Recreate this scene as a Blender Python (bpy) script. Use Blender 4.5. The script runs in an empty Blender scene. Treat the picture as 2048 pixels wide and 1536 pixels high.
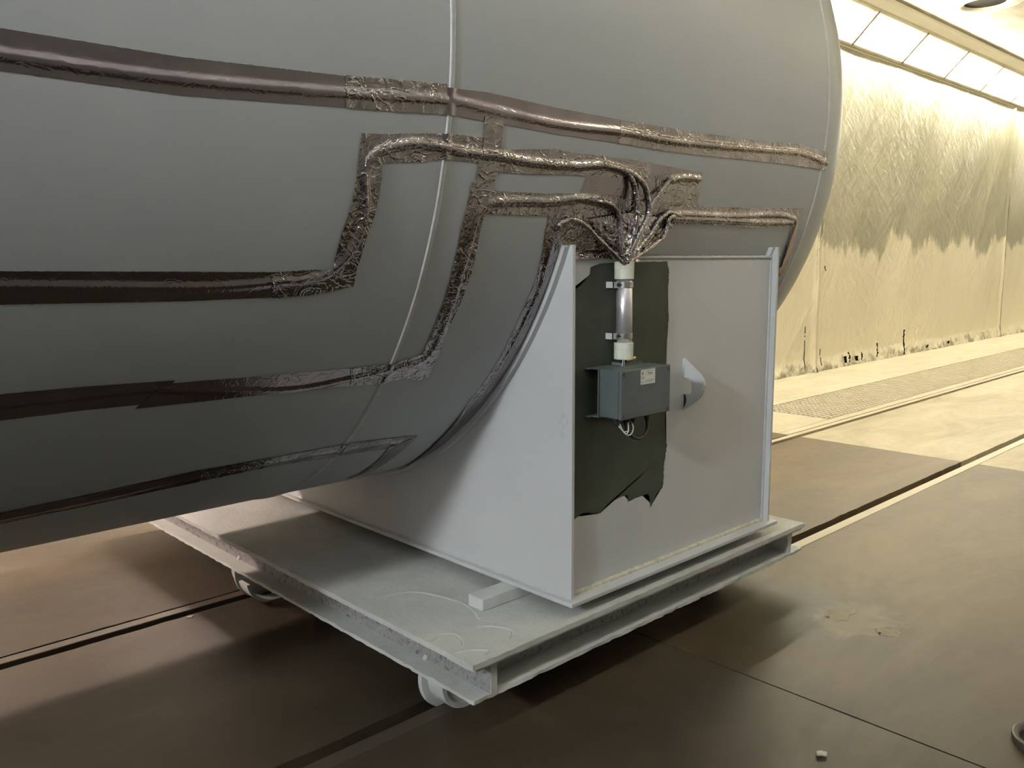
import bpy, bmesh, math, random
import numpy as np
from mathutils import Vector, Matrix, noise
random.seed(7)
SC = bpy.context.scene
COL = SC.collection

# ------------------------------------------------------------------ camera
cam_data = bpy.data.cameras.new('camera')
cam = bpy.data.objects.new('camera', cam_data); COL.objects.link(cam)
cam_data.sensor_width = 36.0
cam_data.lens = 30.187
cam_data.clip_start = 0.02; cam_data.clip_end = 200
rt = (0.725135819, -0.688584013, -0.005486454)
up = (0.102836863, 0.100410700, 0.989617235)
fw = (0.680883708, 0.718171114, -0.143623215)
CAMP = (-1.98230566, -1.81517278, 1.10629333)
cam.matrix_world = Matrix(((rt[0], up[0], -fw[0], CAMP[0]), (rt[1], up[1], -fw[1], CAMP[1]),
                           (rt[2], up[2], -fw[2], CAMP[2]), (0, 0, 0, 1)))
SC.camera = cam
# ------------------------------------------------------------------ world and exposure
w = bpy.data.worlds.new('world'); SC.world = w; w.use_nodes = True
w.node_tree.nodes['Background'].inputs[0].default_value = (0.02, 0.02, 0.02, 1)
w.node_tree.nodes['Background'].inputs[1].default_value = 1.0
vs = SC.view_settings
vs.view_transform = 'Standard'; vs.look = 'None'; vs.gamma = 1.0; vs.use_curve_mapping = False
vs.exposure = 0.29
# lamp colours and strengths (both rows of booth tubes)
FAR_TINT = (1.0, 0.92, 0.72); FAR_TINT_L = (.98, .93, .95); FAR_POWER = 180.0; LOW_TINT = (1.0, .80, .70); LOW_POWER = 640.0; NEAR_WARM = (1.0, .88, .62)
# near row, one entry per lamp from x = 0.2 m towards -x
NEAR_TINTS = [(0.80, 1.0, 0.92), (0.93, 0.92, 1.06), (0.87, 0.97, 1.05)] * 4
NEAR_LEVELS = [10.0, 12.0, 14.0, 20.0, 30.0, 45.0]; ADDED_END_POWER = 1150.0

# ------------------------------------------------------------------ key dimensions (metres)
TR = 1.52924; TY = 1.45033; TZ = 1.71741          # tank radius and axis
GZ = -0.36                                        # floor level
WALL_R = 3.53; WALL_L = -2.12; X0 = -9.0; X1 = 44.0
CEIL = 4.25
YP = 0.028; SW = 1.240                            # saddle end plate, saddle width

# ------------------------------------------------------------------ helpers
def new_mat(name): 
    m = bpy.data.materials.new(name); m.use_nodes = True
    return m, m.node_tree, m.node_tree.nodes['Principled BSDF']

def N(nt, typ, **kw):
    n = nt.nodes.new(typ)
    for k, v in kw.items():
        if k in n.inputs: n.inputs[k].default_value = v
        else: setattr(n, k, v)
    return n

def ramp(nt, fac, stops):
    r = nt.nodes.new('ShaderNodeValToRGB')
    e = r.color_ramp.elements
    while len(e) < len(stops): e.new(0.5)
    for i, (p, c) in enumerate(stops):
        e[i].position = p; e[i].color = (*c, 1) if len(c) == 3 else c
    nt.links.new(fac, r.inputs[0]); return r

def coords(nt, scale=(1, 1, 1), rot=(0, 0, 0)):
    g = nt.nodes.new('ShaderNodeNewGeometry')
    mp = nt.nodes.new('ShaderNodeMapping'); mp.inputs['Scale'].default_value = scale
    mp.inputs['Rotation'].default_value = rot
    nt.links.new(g.outputs['Position'], mp.inputs[0]); return mp.outputs[0]

def coords_rot(nt, rot, scale):
    """rotate first, then scale, so streaks run at a slant"""
    v = coords(nt, (1, 1, 1), rot); mp = nt.nodes.new('ShaderNodeMapping'); mp.inputs['Scale'].default_value = scale
    nt.links.new(v, mp.inputs[0]); return mp.outputs[0]

def noise_tex(nt, vec, scale, detail=4, rough=.55, dist=0.0):
    n = N(nt, 'ShaderNodeTexNoise'); n.inputs['Scale'].default_value = scale
    n.inputs['Detail'].default_value = detail; n.inputs['Roughness'].default_value = rough
    n.inputs['Distortion'].default_value = dist
    nt.links.new(vec, n.inputs['Vector']); return n.outputs['Fac']

def bump(nt, b, h, strength, dist, prev=None):
    k = N(nt, 'ShaderNodeBump'); k.inputs['Strength'].default_value = strength
    k.inputs['Distance'].default_value = dist
    nt.links.new(h, k.inputs['Height'])
    if prev is not None: nt.links.new(prev, k.inputs['Normal'])
    nt.links.new(k.outputs[0], b.inputs['Normal']); return k.outputs[0]

def paint(name, c1, c2, rough=.45, scale=1.2, bscale=300, bstr=.15, spec=.5, metal=0, bdist=.0006, detail=4):
    m, nt, b = new_mat(name); v = coords(nt)
    f = noise_tex(nt, v, scale, detail)
    r = ramp(nt, f, [(.3, c1), (.7, c2)])
    nt.links.new(r.outputs[0], b.inputs['Base Color'])
    b.inputs['Roughness'].default_value = rough; b.inputs['Metallic'].default_value = metal
    b.inputs['Specular IOR Level'].default_value = spec
    if bstr: bump(nt, b, noise_tex(nt, v, bscale, 2), bstr, bdist)
    return m

def emis(name, col, s):
    m = bpy.data.materials.new(name); m.use_nodes = True; nt = m.node_tree
    nt.nodes.remove(nt.nodes['Principled BSDF'])
    e = nt.nodes.new('ShaderNodeEmission'); e.inputs[0].default_value = (*col, 1); e.inputs[1].default_value = s
    nt.links.new(e.outputs[0], nt.nodes['Material Output'].inputs[0]); return m

def tag(o, label=None, cat=None, group=None, kind=None):
    if label: o['label'] = label
    if cat: o['category'] = cat
    if group: o['group'] = group
    if kind: o['kind'] = kind
    return o

def root(name, loc, label, cat, group=None):
    o = bpy.data.objects.new(name, None); COL.objects.link(o); o.location = loc
    o.empty_display_size = .1
    return tag(o, label, cat, group)

def origin_of(p):
    v = Vector((0, 0, 0))
    while p is not None: v = v + p.location; p = p.parent
    return v

def link(name, me, parent=None, loc=None):
    """mesh given in world coordinates -> object (child geometry is made local to its parent's origin)"""
    o = bpy.data.objects.new(name, me); COL.objects.link(o)
    if parent is not None:
        o.parent = parent; me.transform(Matrix.Translation(-origin_of(parent)))
    elif loc is not None:
        o.location = loc; me.transform(Matrix.Translation(-Vector(loc)))
    return o

def obj(name, bm, mat, parent=None, loc=None, smooth=False, bevel=0, seg=2):
    me = bpy.data.meshes.new(name); bmesh.ops.recalc_face_normals(bm, faces=bm.faces) if bm.faces else None
    bm.to_mesh(me); bm.free()
    if smooth: me.polygons.foreach_set('use_smooth', [True] * len(me.polygons))
    me.materials.append(mat)
    o = link(name, me, parent, loc)
    if bevel:
        b = o.modifiers.new('bevel', 'BEVEL'); b.width = bevel; b.segments = seg; b.limit_method = 'ANGLE'
    return o

def box(bm, x0, x1, y0, y1, z0, z1):
    vs_ = [bm.verts.new(p) for p in ((x0,y0,z0),(x1,y0,z0),(x1,y1,z0),(x0,y1,z0),(x0,y0,z1),(x1,y0,z1),(x1,y1,z1),(x0,y1,z1))]
    for f in ((0,3,2,1),(4,5,6,7),(0,1,5,4),(1,2,6,5),(2,3,7,6),(3,0,4,7)): bm.faces.new([vs_[i] for i in f])
    return bm

def B(*a):
    bm = bmesh.new(); box(bm, *a); return bm

def prism(pts, axis, a, b, bm=None):
    """extrude a 2D outline; axis 0: pts=(y,z) along x, 1: (x,z) along y, 2: (x,y) along z"""
    bm = bm or bmesh.new()
    def P(p, t): return {0: (t, p[0], p[1]), 1: (p[0], t, p[1]), 2: (p[0], p[1], t)}[axis]
    A = [bm.verts.new(P(p, a)) for p in pts]; Bv = [bm.verts.new(P(p, b)) for p in pts]
    fs = [bm.faces.new(A), bm.faces.new(Bv[::-1])]
    n = len(pts)
    for i in range(n): bm.faces.new((A[i], Bv[i], Bv[(i+1) % n], A[(i+1) % n]))
    bmesh.ops.triangulate(bm, faces=fs)
    return bm

def cyl(bm, p0, p1, r0, r1=None, n=24, caps=True):
    r1 = r0 if r1 is None else r1
    p0 = Vector(p0); p1 = Vector(p1); d = (p1 - p0).normalized()
    a = d.orthogonal().normalized(); b = d.cross(a)
    A, Bv = [], []
    for i in range(n):
        t = 2 * math.pi * i / n; q = a * math.cos(t) + b * math.sin(t)
        A.append(bm.verts.new(p0 + q * r0)); Bv.append(bm.verts.new(p1 + q * r1))
    for i in range(n): bm.faces.new((A[i], A[(i+1) % n], Bv[(i+1) % n], Bv[i]))
    if caps: bm.faces.new(A[::-1]); bm.faces.new(Bv)
    return bm

def lathe(bm, prof, c, axis, n=48, closed=False):
    """prof = [(r, t)] rotated about an axis through c"""
    d = Vector(axis).normalized(); a = d.orthogonal().normalized(); b = d.cross(a); c = Vector(c)
    rows = []
    for r, t in prof:
        rows.append([bm.verts.new(c + d * t + (a * math.cos(2*math.pi*i/n) + b * math.sin(2*math.pi*i/n)) * max(r, 1e-5)) for i in range(n)])
    k = len(rows)
    for j in range(k if closed else k - 1):
        for i in range(n):
            bm.faces.new((rows[j][i], rows[j][(i+1) % n], rows[(j+1) % k][(i+1) % n], rows[(j+1) % k][i]))
    return bm

def catmull(P, step):
    P = [Vector(p) if len(p) == 3 else Vector((p[0], p[1], 0)) for p in P]
    out = []
    Q = [P[0] * 2 - P[1]] + P + [P[-1] * 2 - P[-2]]
    for i in range(1, len(Q) - 2):
        n = max(2, int((Q[i+1] - Q[i]).length / step))
        for k in range(n):
            t = k / n; p0, p1, p2, p3 = Q[i-1], Q[i], Q[i+1], Q[i+2]
            out.append(.5 * ((2*p1) + (p2-p0)*t + (2*p0-5*p1+4*p2-p3)*t*t + (3*p1-p0-3*p2+p3)*t*t*t))
    out.append(Q[-2]); return out

def tube(bm, P, r, n=10, wr=0.0, step=.006, seed=0, taper=1.0):
    C = catmull(P, step); rows = []; a = None
    for i, p in enumerate(C):
        d = (C[min(i+1, len(C)-1)] - C[max(i-1, 0)]).normalized()
        a = d.orthogonal().normalized() if a is None else (a - d * a.dot(d)).normalized()
        b = d.cross(a); row = []
        rr = r * (1 + (taper - 1) * i / len(C))
        for k in range(n):
            t = 2 * math.pi * k / n; q = a * math.cos(t) + b * math.sin(t)
            e = wr * noise.noise(Vector((p + q * r) * 90) + Vector((seed, 0, 0))) if wr else 0
            row.append(bm.verts.new(p + q * (rr + e)))
        rows.append(row)
    for j in range(len(rows) - 1):
        for k in range(n): bm.faces.new((rows[j][k], rows[j][(k+1) % n], rows[j+1][(k+1) % n], rows[j+1][k]))
    bm.faces.new(rows[0][::-1]); bm.faces.new(rows[-1]); return bm

def grid_mesh(name, pts, nu, nv, mat, parent=None, loc=None, smooth=True, skip=None):
    """pts: (nu*nv,3) array row-major"""
    me = bpy.data.meshes.new(name)
    f = []
    for i in range(nu - 1):
        for j in range(nv - 1):
            if skip is not None and skip[i, j]: continue
            a = i * nv + j; f.append((a, a + nv, a + nv + 1, a + 1))
    me.from_pydata([tuple(p) for p in pts], [], f); me.update()
    if smooth: me.polygons.foreach_set('use_smooth', [True] * len(me.polygons))
    me.materials.append(mat)
    return link(name, me, parent, loc)

def surf(x, s, h=0.0):
    th = s / TR; r = TR + h
    return (x, TY - r * math.cos(th), TZ + r * math.sin(th))

# ------------------------------------------------------------------ materials
M = {}
M['tank'] = paint('tank_grey_primer', (.335, .357, .366), (.385, .402, .412), .42, .8, 500, .10, .45)
M['saddle'] = paint('saddle_light_grey_paint', (.475, .49, .50), (.53, .54, .55), .5, 2.0, 400, .12, .4)
M['bead'] = paint('weld_bead_paint', (.42, .43, .42), (.52, .53, .52), .4, 60, 200, .5, .5)
M['bead_raw'] = paint('weld_bead_dusty', (.40, .38, .30), (.58, .57, .46), .6, 40, 150, .8, .3)
M['primer'] = paint('dark_green_primer', (.040, .048, .036), (.062, .070, .052), .6, 9, 260, .3, .35)
M['crust'] = None
M['plastic_cream'] = paint('cream_plastic', (.56, .58, .48), (.64, .66, .56), .35, 8, 300, .05, .5)
M['alu'] = paint('brushed_aluminium', (.55, .54, .58), (.66, .65, .68), .36, 40, 500, .1, .5, metal=.75)
M['steel'] = paint('stainless_band', (.42, .40, .38), (.55, .53, .50), .3, 90, 500, .1, .5, metal=1)
M['box'] = paint('grey_enclosure_paint', (.075, .092, .095), (.10, .118, .122), .45, 12, 700, .25, .5)
M['screw'] = paint('dark_screw', (.03, .03, .03), (.06, .06, .06), .4, 50, 300, .1)
M['black'] = paint('black_rubber', (.008, .008, .008), (.02, .02, .02), .45, 30, 300, .1)
M['wire'] = paint('white_wire', (.6, .6, .58), (.7, .7, .68), .4, 30, 300, .05)
M['label'] = paint('white_label', (.62, .63, .60), (.68, .69, .66), .5, 30, 300, .0)
M['ink'] = paint('dark_print', (.03, .03, .035), (.06, .06, .06), .6, 30, 300, 0)
M['ink2'] = paint('grey_print', (.22, .22, .21), (.28, .28, .27), .6, 30, 300, 0)
M['batten'] = paint('white_batten_paint', (.50, .51, .50), (.58, .59, .58), .6, 14, 160, .3, .3)
M['white_metal'] = paint('white_booth_metal', (.66, .62, .50), (.74, .70, .58), .5, 2, 200, .05, .4)
M['white_trim'] = paint('bright_white_trim', (.84, .81, .70), (.88, .85, .75), .5, 2, 200, .05, .4)
M['ceil'] = None
M['pit'] = paint('dark_pit', (.012, .010, .008), (.03, .026, .02), .8, 6, 100, .3, .2)
M['rail'] = paint('rail_head_dusty', (.20, .165, .13), (.32, .27, .20), .35, 9, 120, .4, .4)
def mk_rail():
    m, nt, b = new_mat('rail_head_painted_light_ramp'); v = coords(nt)
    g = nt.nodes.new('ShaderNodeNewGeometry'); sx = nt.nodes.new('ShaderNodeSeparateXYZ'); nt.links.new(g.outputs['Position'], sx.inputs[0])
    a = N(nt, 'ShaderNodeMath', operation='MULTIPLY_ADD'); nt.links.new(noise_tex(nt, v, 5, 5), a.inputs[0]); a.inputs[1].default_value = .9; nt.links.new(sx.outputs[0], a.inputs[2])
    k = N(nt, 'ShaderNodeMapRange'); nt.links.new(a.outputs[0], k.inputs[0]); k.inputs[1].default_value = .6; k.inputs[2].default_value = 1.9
    nt.links.new(ramp(nt, k.outputs[0], [(0, (.060, .048, .036)), (1, (.40, .35, .255))]).outputs[0], b.inputs['Base Color'])  # stronger light on the right is painted into the rail colour
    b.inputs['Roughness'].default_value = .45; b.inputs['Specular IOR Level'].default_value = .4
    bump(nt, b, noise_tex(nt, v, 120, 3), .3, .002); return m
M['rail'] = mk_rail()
M['grate'] = paint('grate_bar_dusty', (.46, .42, .31), (.58, .54, .42), .6, 12, 160, .3, .3)
M['rust'] = paint('brown_steel', (.16, .12, .09), (.26, .20, .15), .5, 20, 200, .3, .4)
M['wall'] = paint('off_white_wall', (.40, .405, .42), (.47, .475, .49), .6, 1.2, 40, .2, .3)
M['chip'] = paint('pale_chip', (.42, .38, .30), (.5, .46, .38), .8, 60, 200, .3, .2)

def mk_foil(name, c1, c2, rough, vs_, fine):
    m, nt, b = new_mat(name); v = coords(nt, (1, 1, 1), (.3, .2, .5))
    b.inputs['Metallic'].default_value = 1.0
    f = noise_tex(nt, v, 9, 5, .6)
    nt.links.new(ramp(nt, f, [(.3, c1), (.7, c2)]).outputs[0], b.inputs['Base Color'])
    mr = N(nt, 'ShaderNodeMapRange'); nt.links.new(noise_tex(nt, v, 14, 3), mr.inputs[0])
    mr.inputs[3].default_value = rough * .6; mr.inputs[4].default_value = rough * 1.5
    nt.links.new(mr.outputs[0], b.inputs['Roughness'])
    d1 = N(nt, 'ShaderNodeTexNoise'); d1.inputs['Scale'].default_value = 35; nt.links.new(v, d1.inputs['Vector'])
    mx = N(nt, 'ShaderNodeMixRGB', blend_type='ADD'); mx.inputs[0].default_value = .03
    nt.links.new(v, mx.inputs[1]); nt.links.new(d1.outputs['Color'], mx.inputs[2])
    vo = N(nt, 'ShaderNodeTexVoronoi', feature='DISTANCE_TO_EDGE'); vo.inputs['Scale'].default_value = vs_
    nt.links.new(mx.outputs[0], vo.inputs['Vector'])
    k = bump(nt, b, vo.outputs['Distance'], fine, .002)
    vo2 = N(nt, 'ShaderNodeTexVoronoi'); vo2.inputs['Scale'].default_value = vs_ * 2.3
    nt.links.new(mx.outputs[0], vo2.inputs['Vector'])
    k = bump(nt, b, vo2.outputs['Distance'], fine * .6, .001, k)
    for sc, st_, ds in ((13, fine * 3.2, .0026), (30, fine * 2.4, .0013)):
        nz = noise_tex(nt, v, sc, 2, .5, 1.6)
        s1 = N(nt, 'ShaderNodeMath', operation='SUBTRACT'); nt.links.new(nz, s1.inputs[0]); s1.inputs[1].default_value = .5
        s2 = N(nt, 'ShaderNodeMath', operation='ABSOLUTE'); nt.links.new(s1.outputs[0], s2.inputs[0])
        mp2 = N(nt, 'ShaderNodeMapRange'); nt.links.new(s2.outputs[0], mp2.inputs[0]); mp2.inputs[1].default_value = 0; mp2.inputs[2].default_value = .045
        mp2.inputs[3].default_value = 1; mp2.inputs[4].default_value = 0
        k = bump(nt, b, mp2.outputs[0], min(1, st_), ds, k)
    return m
M['foil'] = mk_foil('smooth_foil_tape', (.27, .24, .255), (.35, .315, .335), .17, 30, .05)
M['foil_c'] = mk_foil('crumpled_foil_tape', (.27, .25, .255), (.40, .375, .38), .07, 34, .16)

def mk_crust():
    m, nt, b = new_mat('overspray_crust'); v = coords(nt)
    f = noise_tex(nt, v, 3.5, 6, .65)
    nt.links.new(ramp(nt, f, [(.25, (.41, .42, .40)), (.5, (.50, .51, .485)), (.75, (.58, .585, .56))]).outputs[0], b.inputs['Base Color'])
    b.inputs['Roughness'].default_value = .75; b.inputs['Specular IOR Level'].default_value = .25
    k = bump(nt, b, noise_tex(nt, v, 45, 6, .7), .55, .006)
    bump(nt, b, noise_tex(nt, v, 260, 3, .6), .35, .002, k); return m
M['crust'] = mk_crust()

def mk_rough_web():
    m, nt, b = new_mat('pitted_overspray_web'); v = coords(nt)
    vo = N(nt, 'ShaderNodeTexVoronoi'); vo.inputs['Scale'].default_value = 90; nt.links.new(v, vo.inputs['Vector'])
    f = noise_tex(nt, v, 60, 6, .75, .4)
    nt.links.new(ramp(nt, f, [(.36, (.14, .135, .14)), (.46, (.34, .335, .34)), (.7, (.45, .445, .45))]).outputs[0], b.inputs['Base Color'])
    b.inputs['Roughness'].default_value = .85; b.inputs['Specular IOR Level'].default_value = .2
    bump(nt, b, f, .9, .012); return m
M['web_crust'] = mk_rough_web()

def mk_concrete(name, cols, rough, seed):
    m, nt, b = new_mat(name); v = coords(nt, (.55, 1.3, 1), (0, 0, .25))
    f = noise_tex(nt, v, 1.1 + seed, 8, .62, .8)
    c1 = ramp(nt, f, [(.28, cols[0]), (.5, cols[1]), (.72, cols[2])])
    v2 = coords(nt); f2 = noise_tex(nt, v2, 14, 8, .7)
    mx = N(nt, 'ShaderNodeMixRGB', blend_type='MULTIPLY'); mx.inputs[0].default_value = .5
    nt.links.new(c1.outputs[0], mx.inputs[1])
    nt.links.new(ramp(nt, f2, [(.3, (.62, .60, .56)), (.7, (1, 1, 1))]).outputs[0], mx.inputs[2])
    # flaked worn spot (a stain with its own place on the slab)
    g = nt.nodes.new('ShaderNodeNewGeometry')
    def spot(cx, cy, rx, ry, col, amt, prev, ns=4.0, lo=.55, hi=1.0):
        sb = N(nt, 'ShaderNodeVectorMath', operation='SUBTRACT'); sb.inputs[1].default_value = (cx, cy, GZ)
        nt.links.new(g.outputs['Position'], sb.inputs[0])
        ml = N(nt, 'ShaderNodeVectorMath', operation='MULTIPLY'); ml.inputs[1].default_value = (1/rx, 1/ry, 1)
        nt.links.new(sb.outputs[0], ml.inputs[0])
        ln = N(nt, 'ShaderNodeVectorMath', operation='LENGTH'); nt.links.new(ml.outputs[0], ln.inputs[0])
        nz = noise_tex(nt, v2, ns, 7, .7, 1.2)
        ad = N(nt, 'ShaderNodeMath', operation='MULTIPLY_ADD'); nt.links.new(nz, ad.inputs[0]); ad.inputs[1].default_value = 1.6
        nt.links.new(ln.outputs['Value'], ad.inputs[2])
        mk = N(nt, 'ShaderNodeMapRange'); nt.links.new(ad.outputs[0], mk.inputs[0])
        mk.inputs[1].default_value = hi + .55; mk.inputs[2].default_value = lo + .55; mk.inputs[3].default_value = 0; mk.inputs[4].default_value = amt
        m2 = N(nt, 'ShaderNodeMixRGB'); nt.links.new(mk.outputs[0], m2.inputs[0]); nt.links.new(prev, m2.inputs[1])
        m2.inputs[2].default_value = (*col, 1); return m2.outputs[0]
    c = mx.outputs[0]
    if seed == 0:                                    # uneven light painted into the slab colour: darker left, paler right
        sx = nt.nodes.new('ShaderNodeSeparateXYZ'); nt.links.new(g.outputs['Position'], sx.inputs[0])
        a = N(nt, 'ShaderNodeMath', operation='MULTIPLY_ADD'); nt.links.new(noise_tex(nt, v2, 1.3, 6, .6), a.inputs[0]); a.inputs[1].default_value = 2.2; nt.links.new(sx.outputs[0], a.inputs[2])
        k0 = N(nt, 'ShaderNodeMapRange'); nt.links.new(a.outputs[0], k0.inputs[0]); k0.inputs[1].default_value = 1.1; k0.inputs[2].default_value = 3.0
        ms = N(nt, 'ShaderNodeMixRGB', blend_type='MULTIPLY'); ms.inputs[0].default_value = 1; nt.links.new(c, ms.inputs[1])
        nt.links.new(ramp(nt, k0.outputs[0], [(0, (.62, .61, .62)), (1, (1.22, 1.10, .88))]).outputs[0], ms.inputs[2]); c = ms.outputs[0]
        c = spot(1.25, -.25, .55, .42, (.045, .048, .038), .75, c, 5)
        c = spot(1.32, -.36, .30, .22, (.15, .12, .075), .7, c, 7)
        c = spot(.45, -.45, .40, .5, (.05, .045, .034), .5, c, 3)
        c = spot(2.95, .42, .22, .06, (.08, .07, .05), .7, c, 8)
    nt.links.new(c, b.inputs['Base Color'])
    mr = N(nt, 'ShaderNodeMapRange'); nt.links.new(f2, mr.inputs[0]); mr.inputs[3].default_value = rough - .08; mr.inputs[4].default_value = rough + .16
    nt.links.new(mr.outputs[0], b.inputs['Roughness'])
    b.inputs['Specular IOR Level'].default_value = .22
    k = bump(nt, b, f, .3, .01); bump(nt, b, noise_tex(nt, v2, 120, 4, .6), .12, .002, k); return m
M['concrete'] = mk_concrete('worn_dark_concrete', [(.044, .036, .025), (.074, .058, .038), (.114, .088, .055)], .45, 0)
M['concrete_l'] = mk_concrete('overspray_pale_concrete', [(.28, .245, .175), (.40, .355, .25), (.50, .455, .335)], .5, .7)
M['concrete_p'] = mk_concrete('pale_margin_concrete', [(.40, .37, .27), (.48, .44, .33), (.55, .51, .39)], .55, 1.1)

def mk_ceiling():
    m, nt, b = new_mat('smoky_white_ceiling'); v = coords(nt, (.5, 1.6, 1), (0, 0, -.3))
    f = noise_tex(nt, v, 1.6, 4, .5, 1.0)
    nt.links.new(ramp(nt, f, [(.3, (.20, .17, .12)), (.55, (.32, .28, .20)), (.75, (.44, .41, .30))]).outputs[0], b.inputs['Base Color'])
    b.inputs['Roughness'].default_value = .55; return m
M['ceil'] = mk_ceiling()

def mk_sheet():
    m, nt, b = new_mat('overspray_plastic_film')
    g = nt.nodes.new('ShaderNodeNewGeometry'); sx = nt.nodes.new('ShaderNodeSeparateXYZ'); nt.links.new(g.outputs['Position'], sx.inputs[0])
    v = coords(nt)
    # paint coverage line about 1.3 m up: edge = z + noise(x)
    vx = coords(nt, (1, .0, .35)); e = noise_tex(nt, vx, 1.3, 8, .68, .2)
    ad = N(nt, 'ShaderNodeMath', operation='MULTIPLY_ADD'); nt.links.new(e, ad.inputs[0]); ad.inputs[1].default_value = 1.7
    nt.links.new(sx.outputs[2], ad.inputs[2])
    mk = N(nt, 'ShaderNodeMapRange'); nt.links.new(ad.outputs[0], mk.inputs[0]); mk.inputs[1].default_value = 2.10; mk.inputs[2].default_value = 2.22
    f = noise_tex(nt, coords_rot(nt, (0, -.6, 0), (1, 1, .4)), 1.1, 5, .55, .4)
    lo = ramp(nt, f, [(.3, (.64, .60, .47)), (.7, (.74, .69, .55))])
    hi = ramp(nt, f, [(.3, (.23, .225, .165)), (.7, (.35, .34, .25))])
    mx = N(nt, 'ShaderNodeMixRGB'); nt.links.new(mk.outputs[0], mx.inputs[0]); nt.links.new(lo.outputs[0], mx.inputs[1]); nt.links.new(hi.outputs[0], mx.inputs[2])
    # dirt at the hem
    mk2 = N(nt, 'ShaderNodeMapRange'); a2 = N(nt, 'ShaderNodeMath', operation='MULTIPLY_ADD')
    nt.links.new(noise_tex(nt, v, 5, 6, .7), a2.inputs[0]); a2.inputs[1].default_value = -.9; nt.links.new(sx.outputs[2], a2.inputs[2])
    nt.links.new(a2.outputs[0], mk2.inputs[0]); mk2.inputs[1].default_value = -.72; mk2.inputs[2].default_value = -.84; mk2.inputs[3].default_value = 0; mk2.inputs[4].default_value = .8
    m3 = N(nt, 'ShaderNodeMixRGB'); nt.links.new(mk2.outputs[0], m3.inputs[0]); nt.links.new(mx.outputs[0], m3.inputs[1]); m3.inputs[2].default_value = (.16, .14, .09, 1)
    nt.links.new(m3.outputs[0], b.inputs['Base Color'])
    b.inputs['Roughness'].default_value = .33; b.inputs['Specular IOR Level'].default_value = .6
    vd = coords_rot(nt, (0, -.65, 0), (2.4, 1, .55))
    k = bump(nt, b, noise_tex(nt, vd, 3.0, 5, .6, 1.4), .5, .03)
    bump(nt, b, noise_tex(nt, coords_rot(nt, (0, .95, 0), (2.6, 1, .7)), 4, 5, .6, .8), .5, .02, k)
    return m
M['sheet'] = mk_sheet()

# ================================================================== THE SETTING
# floor: dark sub-floor, slabs as parts
fl = obj('floor', B(X0, X1, WALL_L, WALL_R, GZ - .30, GZ - .16), M['pit'], loc=(0, 0, GZ - .23)); tag(fl, kind='structure')
RA = (1.655, 1.710); RB = (.240, .300)
joints = [X0, -7.33, -3.37, .592, 4.545, 8.51, 12.47, 16.43, 20.39, 24.35, 28.31, 32.27, 36.23, 40.19, X1]
g_ = .004
def wavy_slab(x0, x1, y0, y1, mat, w0=False, w1=False, seed=0):
    """slab whose long edges along the rails are slightly broken"""
    n = max(2, int((x1 - x0) / .05)) if (w0 or w1) else 1
    lo, hi = [], []
    for i in range(n + 1):
        x = x0 + (x1 - x0) * i / n
        a = .006 * noise.noise(Vector((x * 5, seed, 0))) + .004 * noise.noise(Vector((x * 19, seed, 3)))
        b = .006 * noise.noise(Vector((x * 5, seed, 8))) + .004 * noise.noise(Vector((x * 19, seed, 9)))
        lo.append((x, y0 + (a if w0 else 0))); hi.append((x, y1 + (b if w1 else 0)))
    return obj('concrete_slab', prism(lo + hi[::-1], 2, GZ - .16, GZ), mat, fl)
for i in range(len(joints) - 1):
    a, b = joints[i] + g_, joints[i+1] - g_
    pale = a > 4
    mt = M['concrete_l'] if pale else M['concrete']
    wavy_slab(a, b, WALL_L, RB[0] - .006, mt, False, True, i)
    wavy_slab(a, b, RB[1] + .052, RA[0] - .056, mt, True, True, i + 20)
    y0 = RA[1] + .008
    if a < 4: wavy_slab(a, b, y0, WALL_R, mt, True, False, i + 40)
    else:
        wavy_slab(a, b, y0, 1.80, M['concrete_p'], True, False, i + 40)
        obj('concrete_slab', B(max(a, 5.46), b, 2.56, WALL_R, GZ - .16, GZ), M['concrete_p'], fl)
        if a < 5: obj('concrete_slab', B(a, 5.46 - g_, 1.80 + g_, WALL_R, GZ - .16, GZ), M['concrete_p'], fl)
# rail channels
for nm, (a, b), lab in (('floor_rail', RB, 'long floor rail that runs out under the near corner of the cart to the right'),
                        ('floor_rail', RA, 'long floor rail beyond the cart, passing behind the saddle box')):
    bm = bmesh.new(); box(bm, X0, X1, a, b, GZ - .11, GZ - .001); box(bm, X0, X1, a - .02, b + .02, GZ - .16, GZ - .145)
    tag(obj(nm, bm, M['rail'], loc=(0, (a+b)/2, GZ - .16), bevel=.004), lab, 'rail', 'floor rails')

# walls, ceiling
wl = [('wall_right', (X0, X1, WALL_R, WALL_R + .12, GZ - .2, 4.5)), ('wall_left', (X0, X1, WALL_L - .12, WALL_L, GZ - .2, 4.5)),
      ('wall_front', (X1, X1 + .12, WALL_L, WALL_R, GZ - .2, 4.5)), ('wall_back', (X0 - .12, X0, WALL_L, WALL_R, GZ - .2, 4.5))]
for n_, d in wl: tag(obj(n_, B(*d), M['pit'] if n_ == 'wall_right' else M['wall'], loc=(0, 0, GZ)), kind='structure')
tag(obj('ceiling', B(X0, X1, WALL_L, WALL_R, CEIL, CEIL + .1), M['ceil'], loc=(0, 0, CEIL)), kind='structure')

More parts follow.
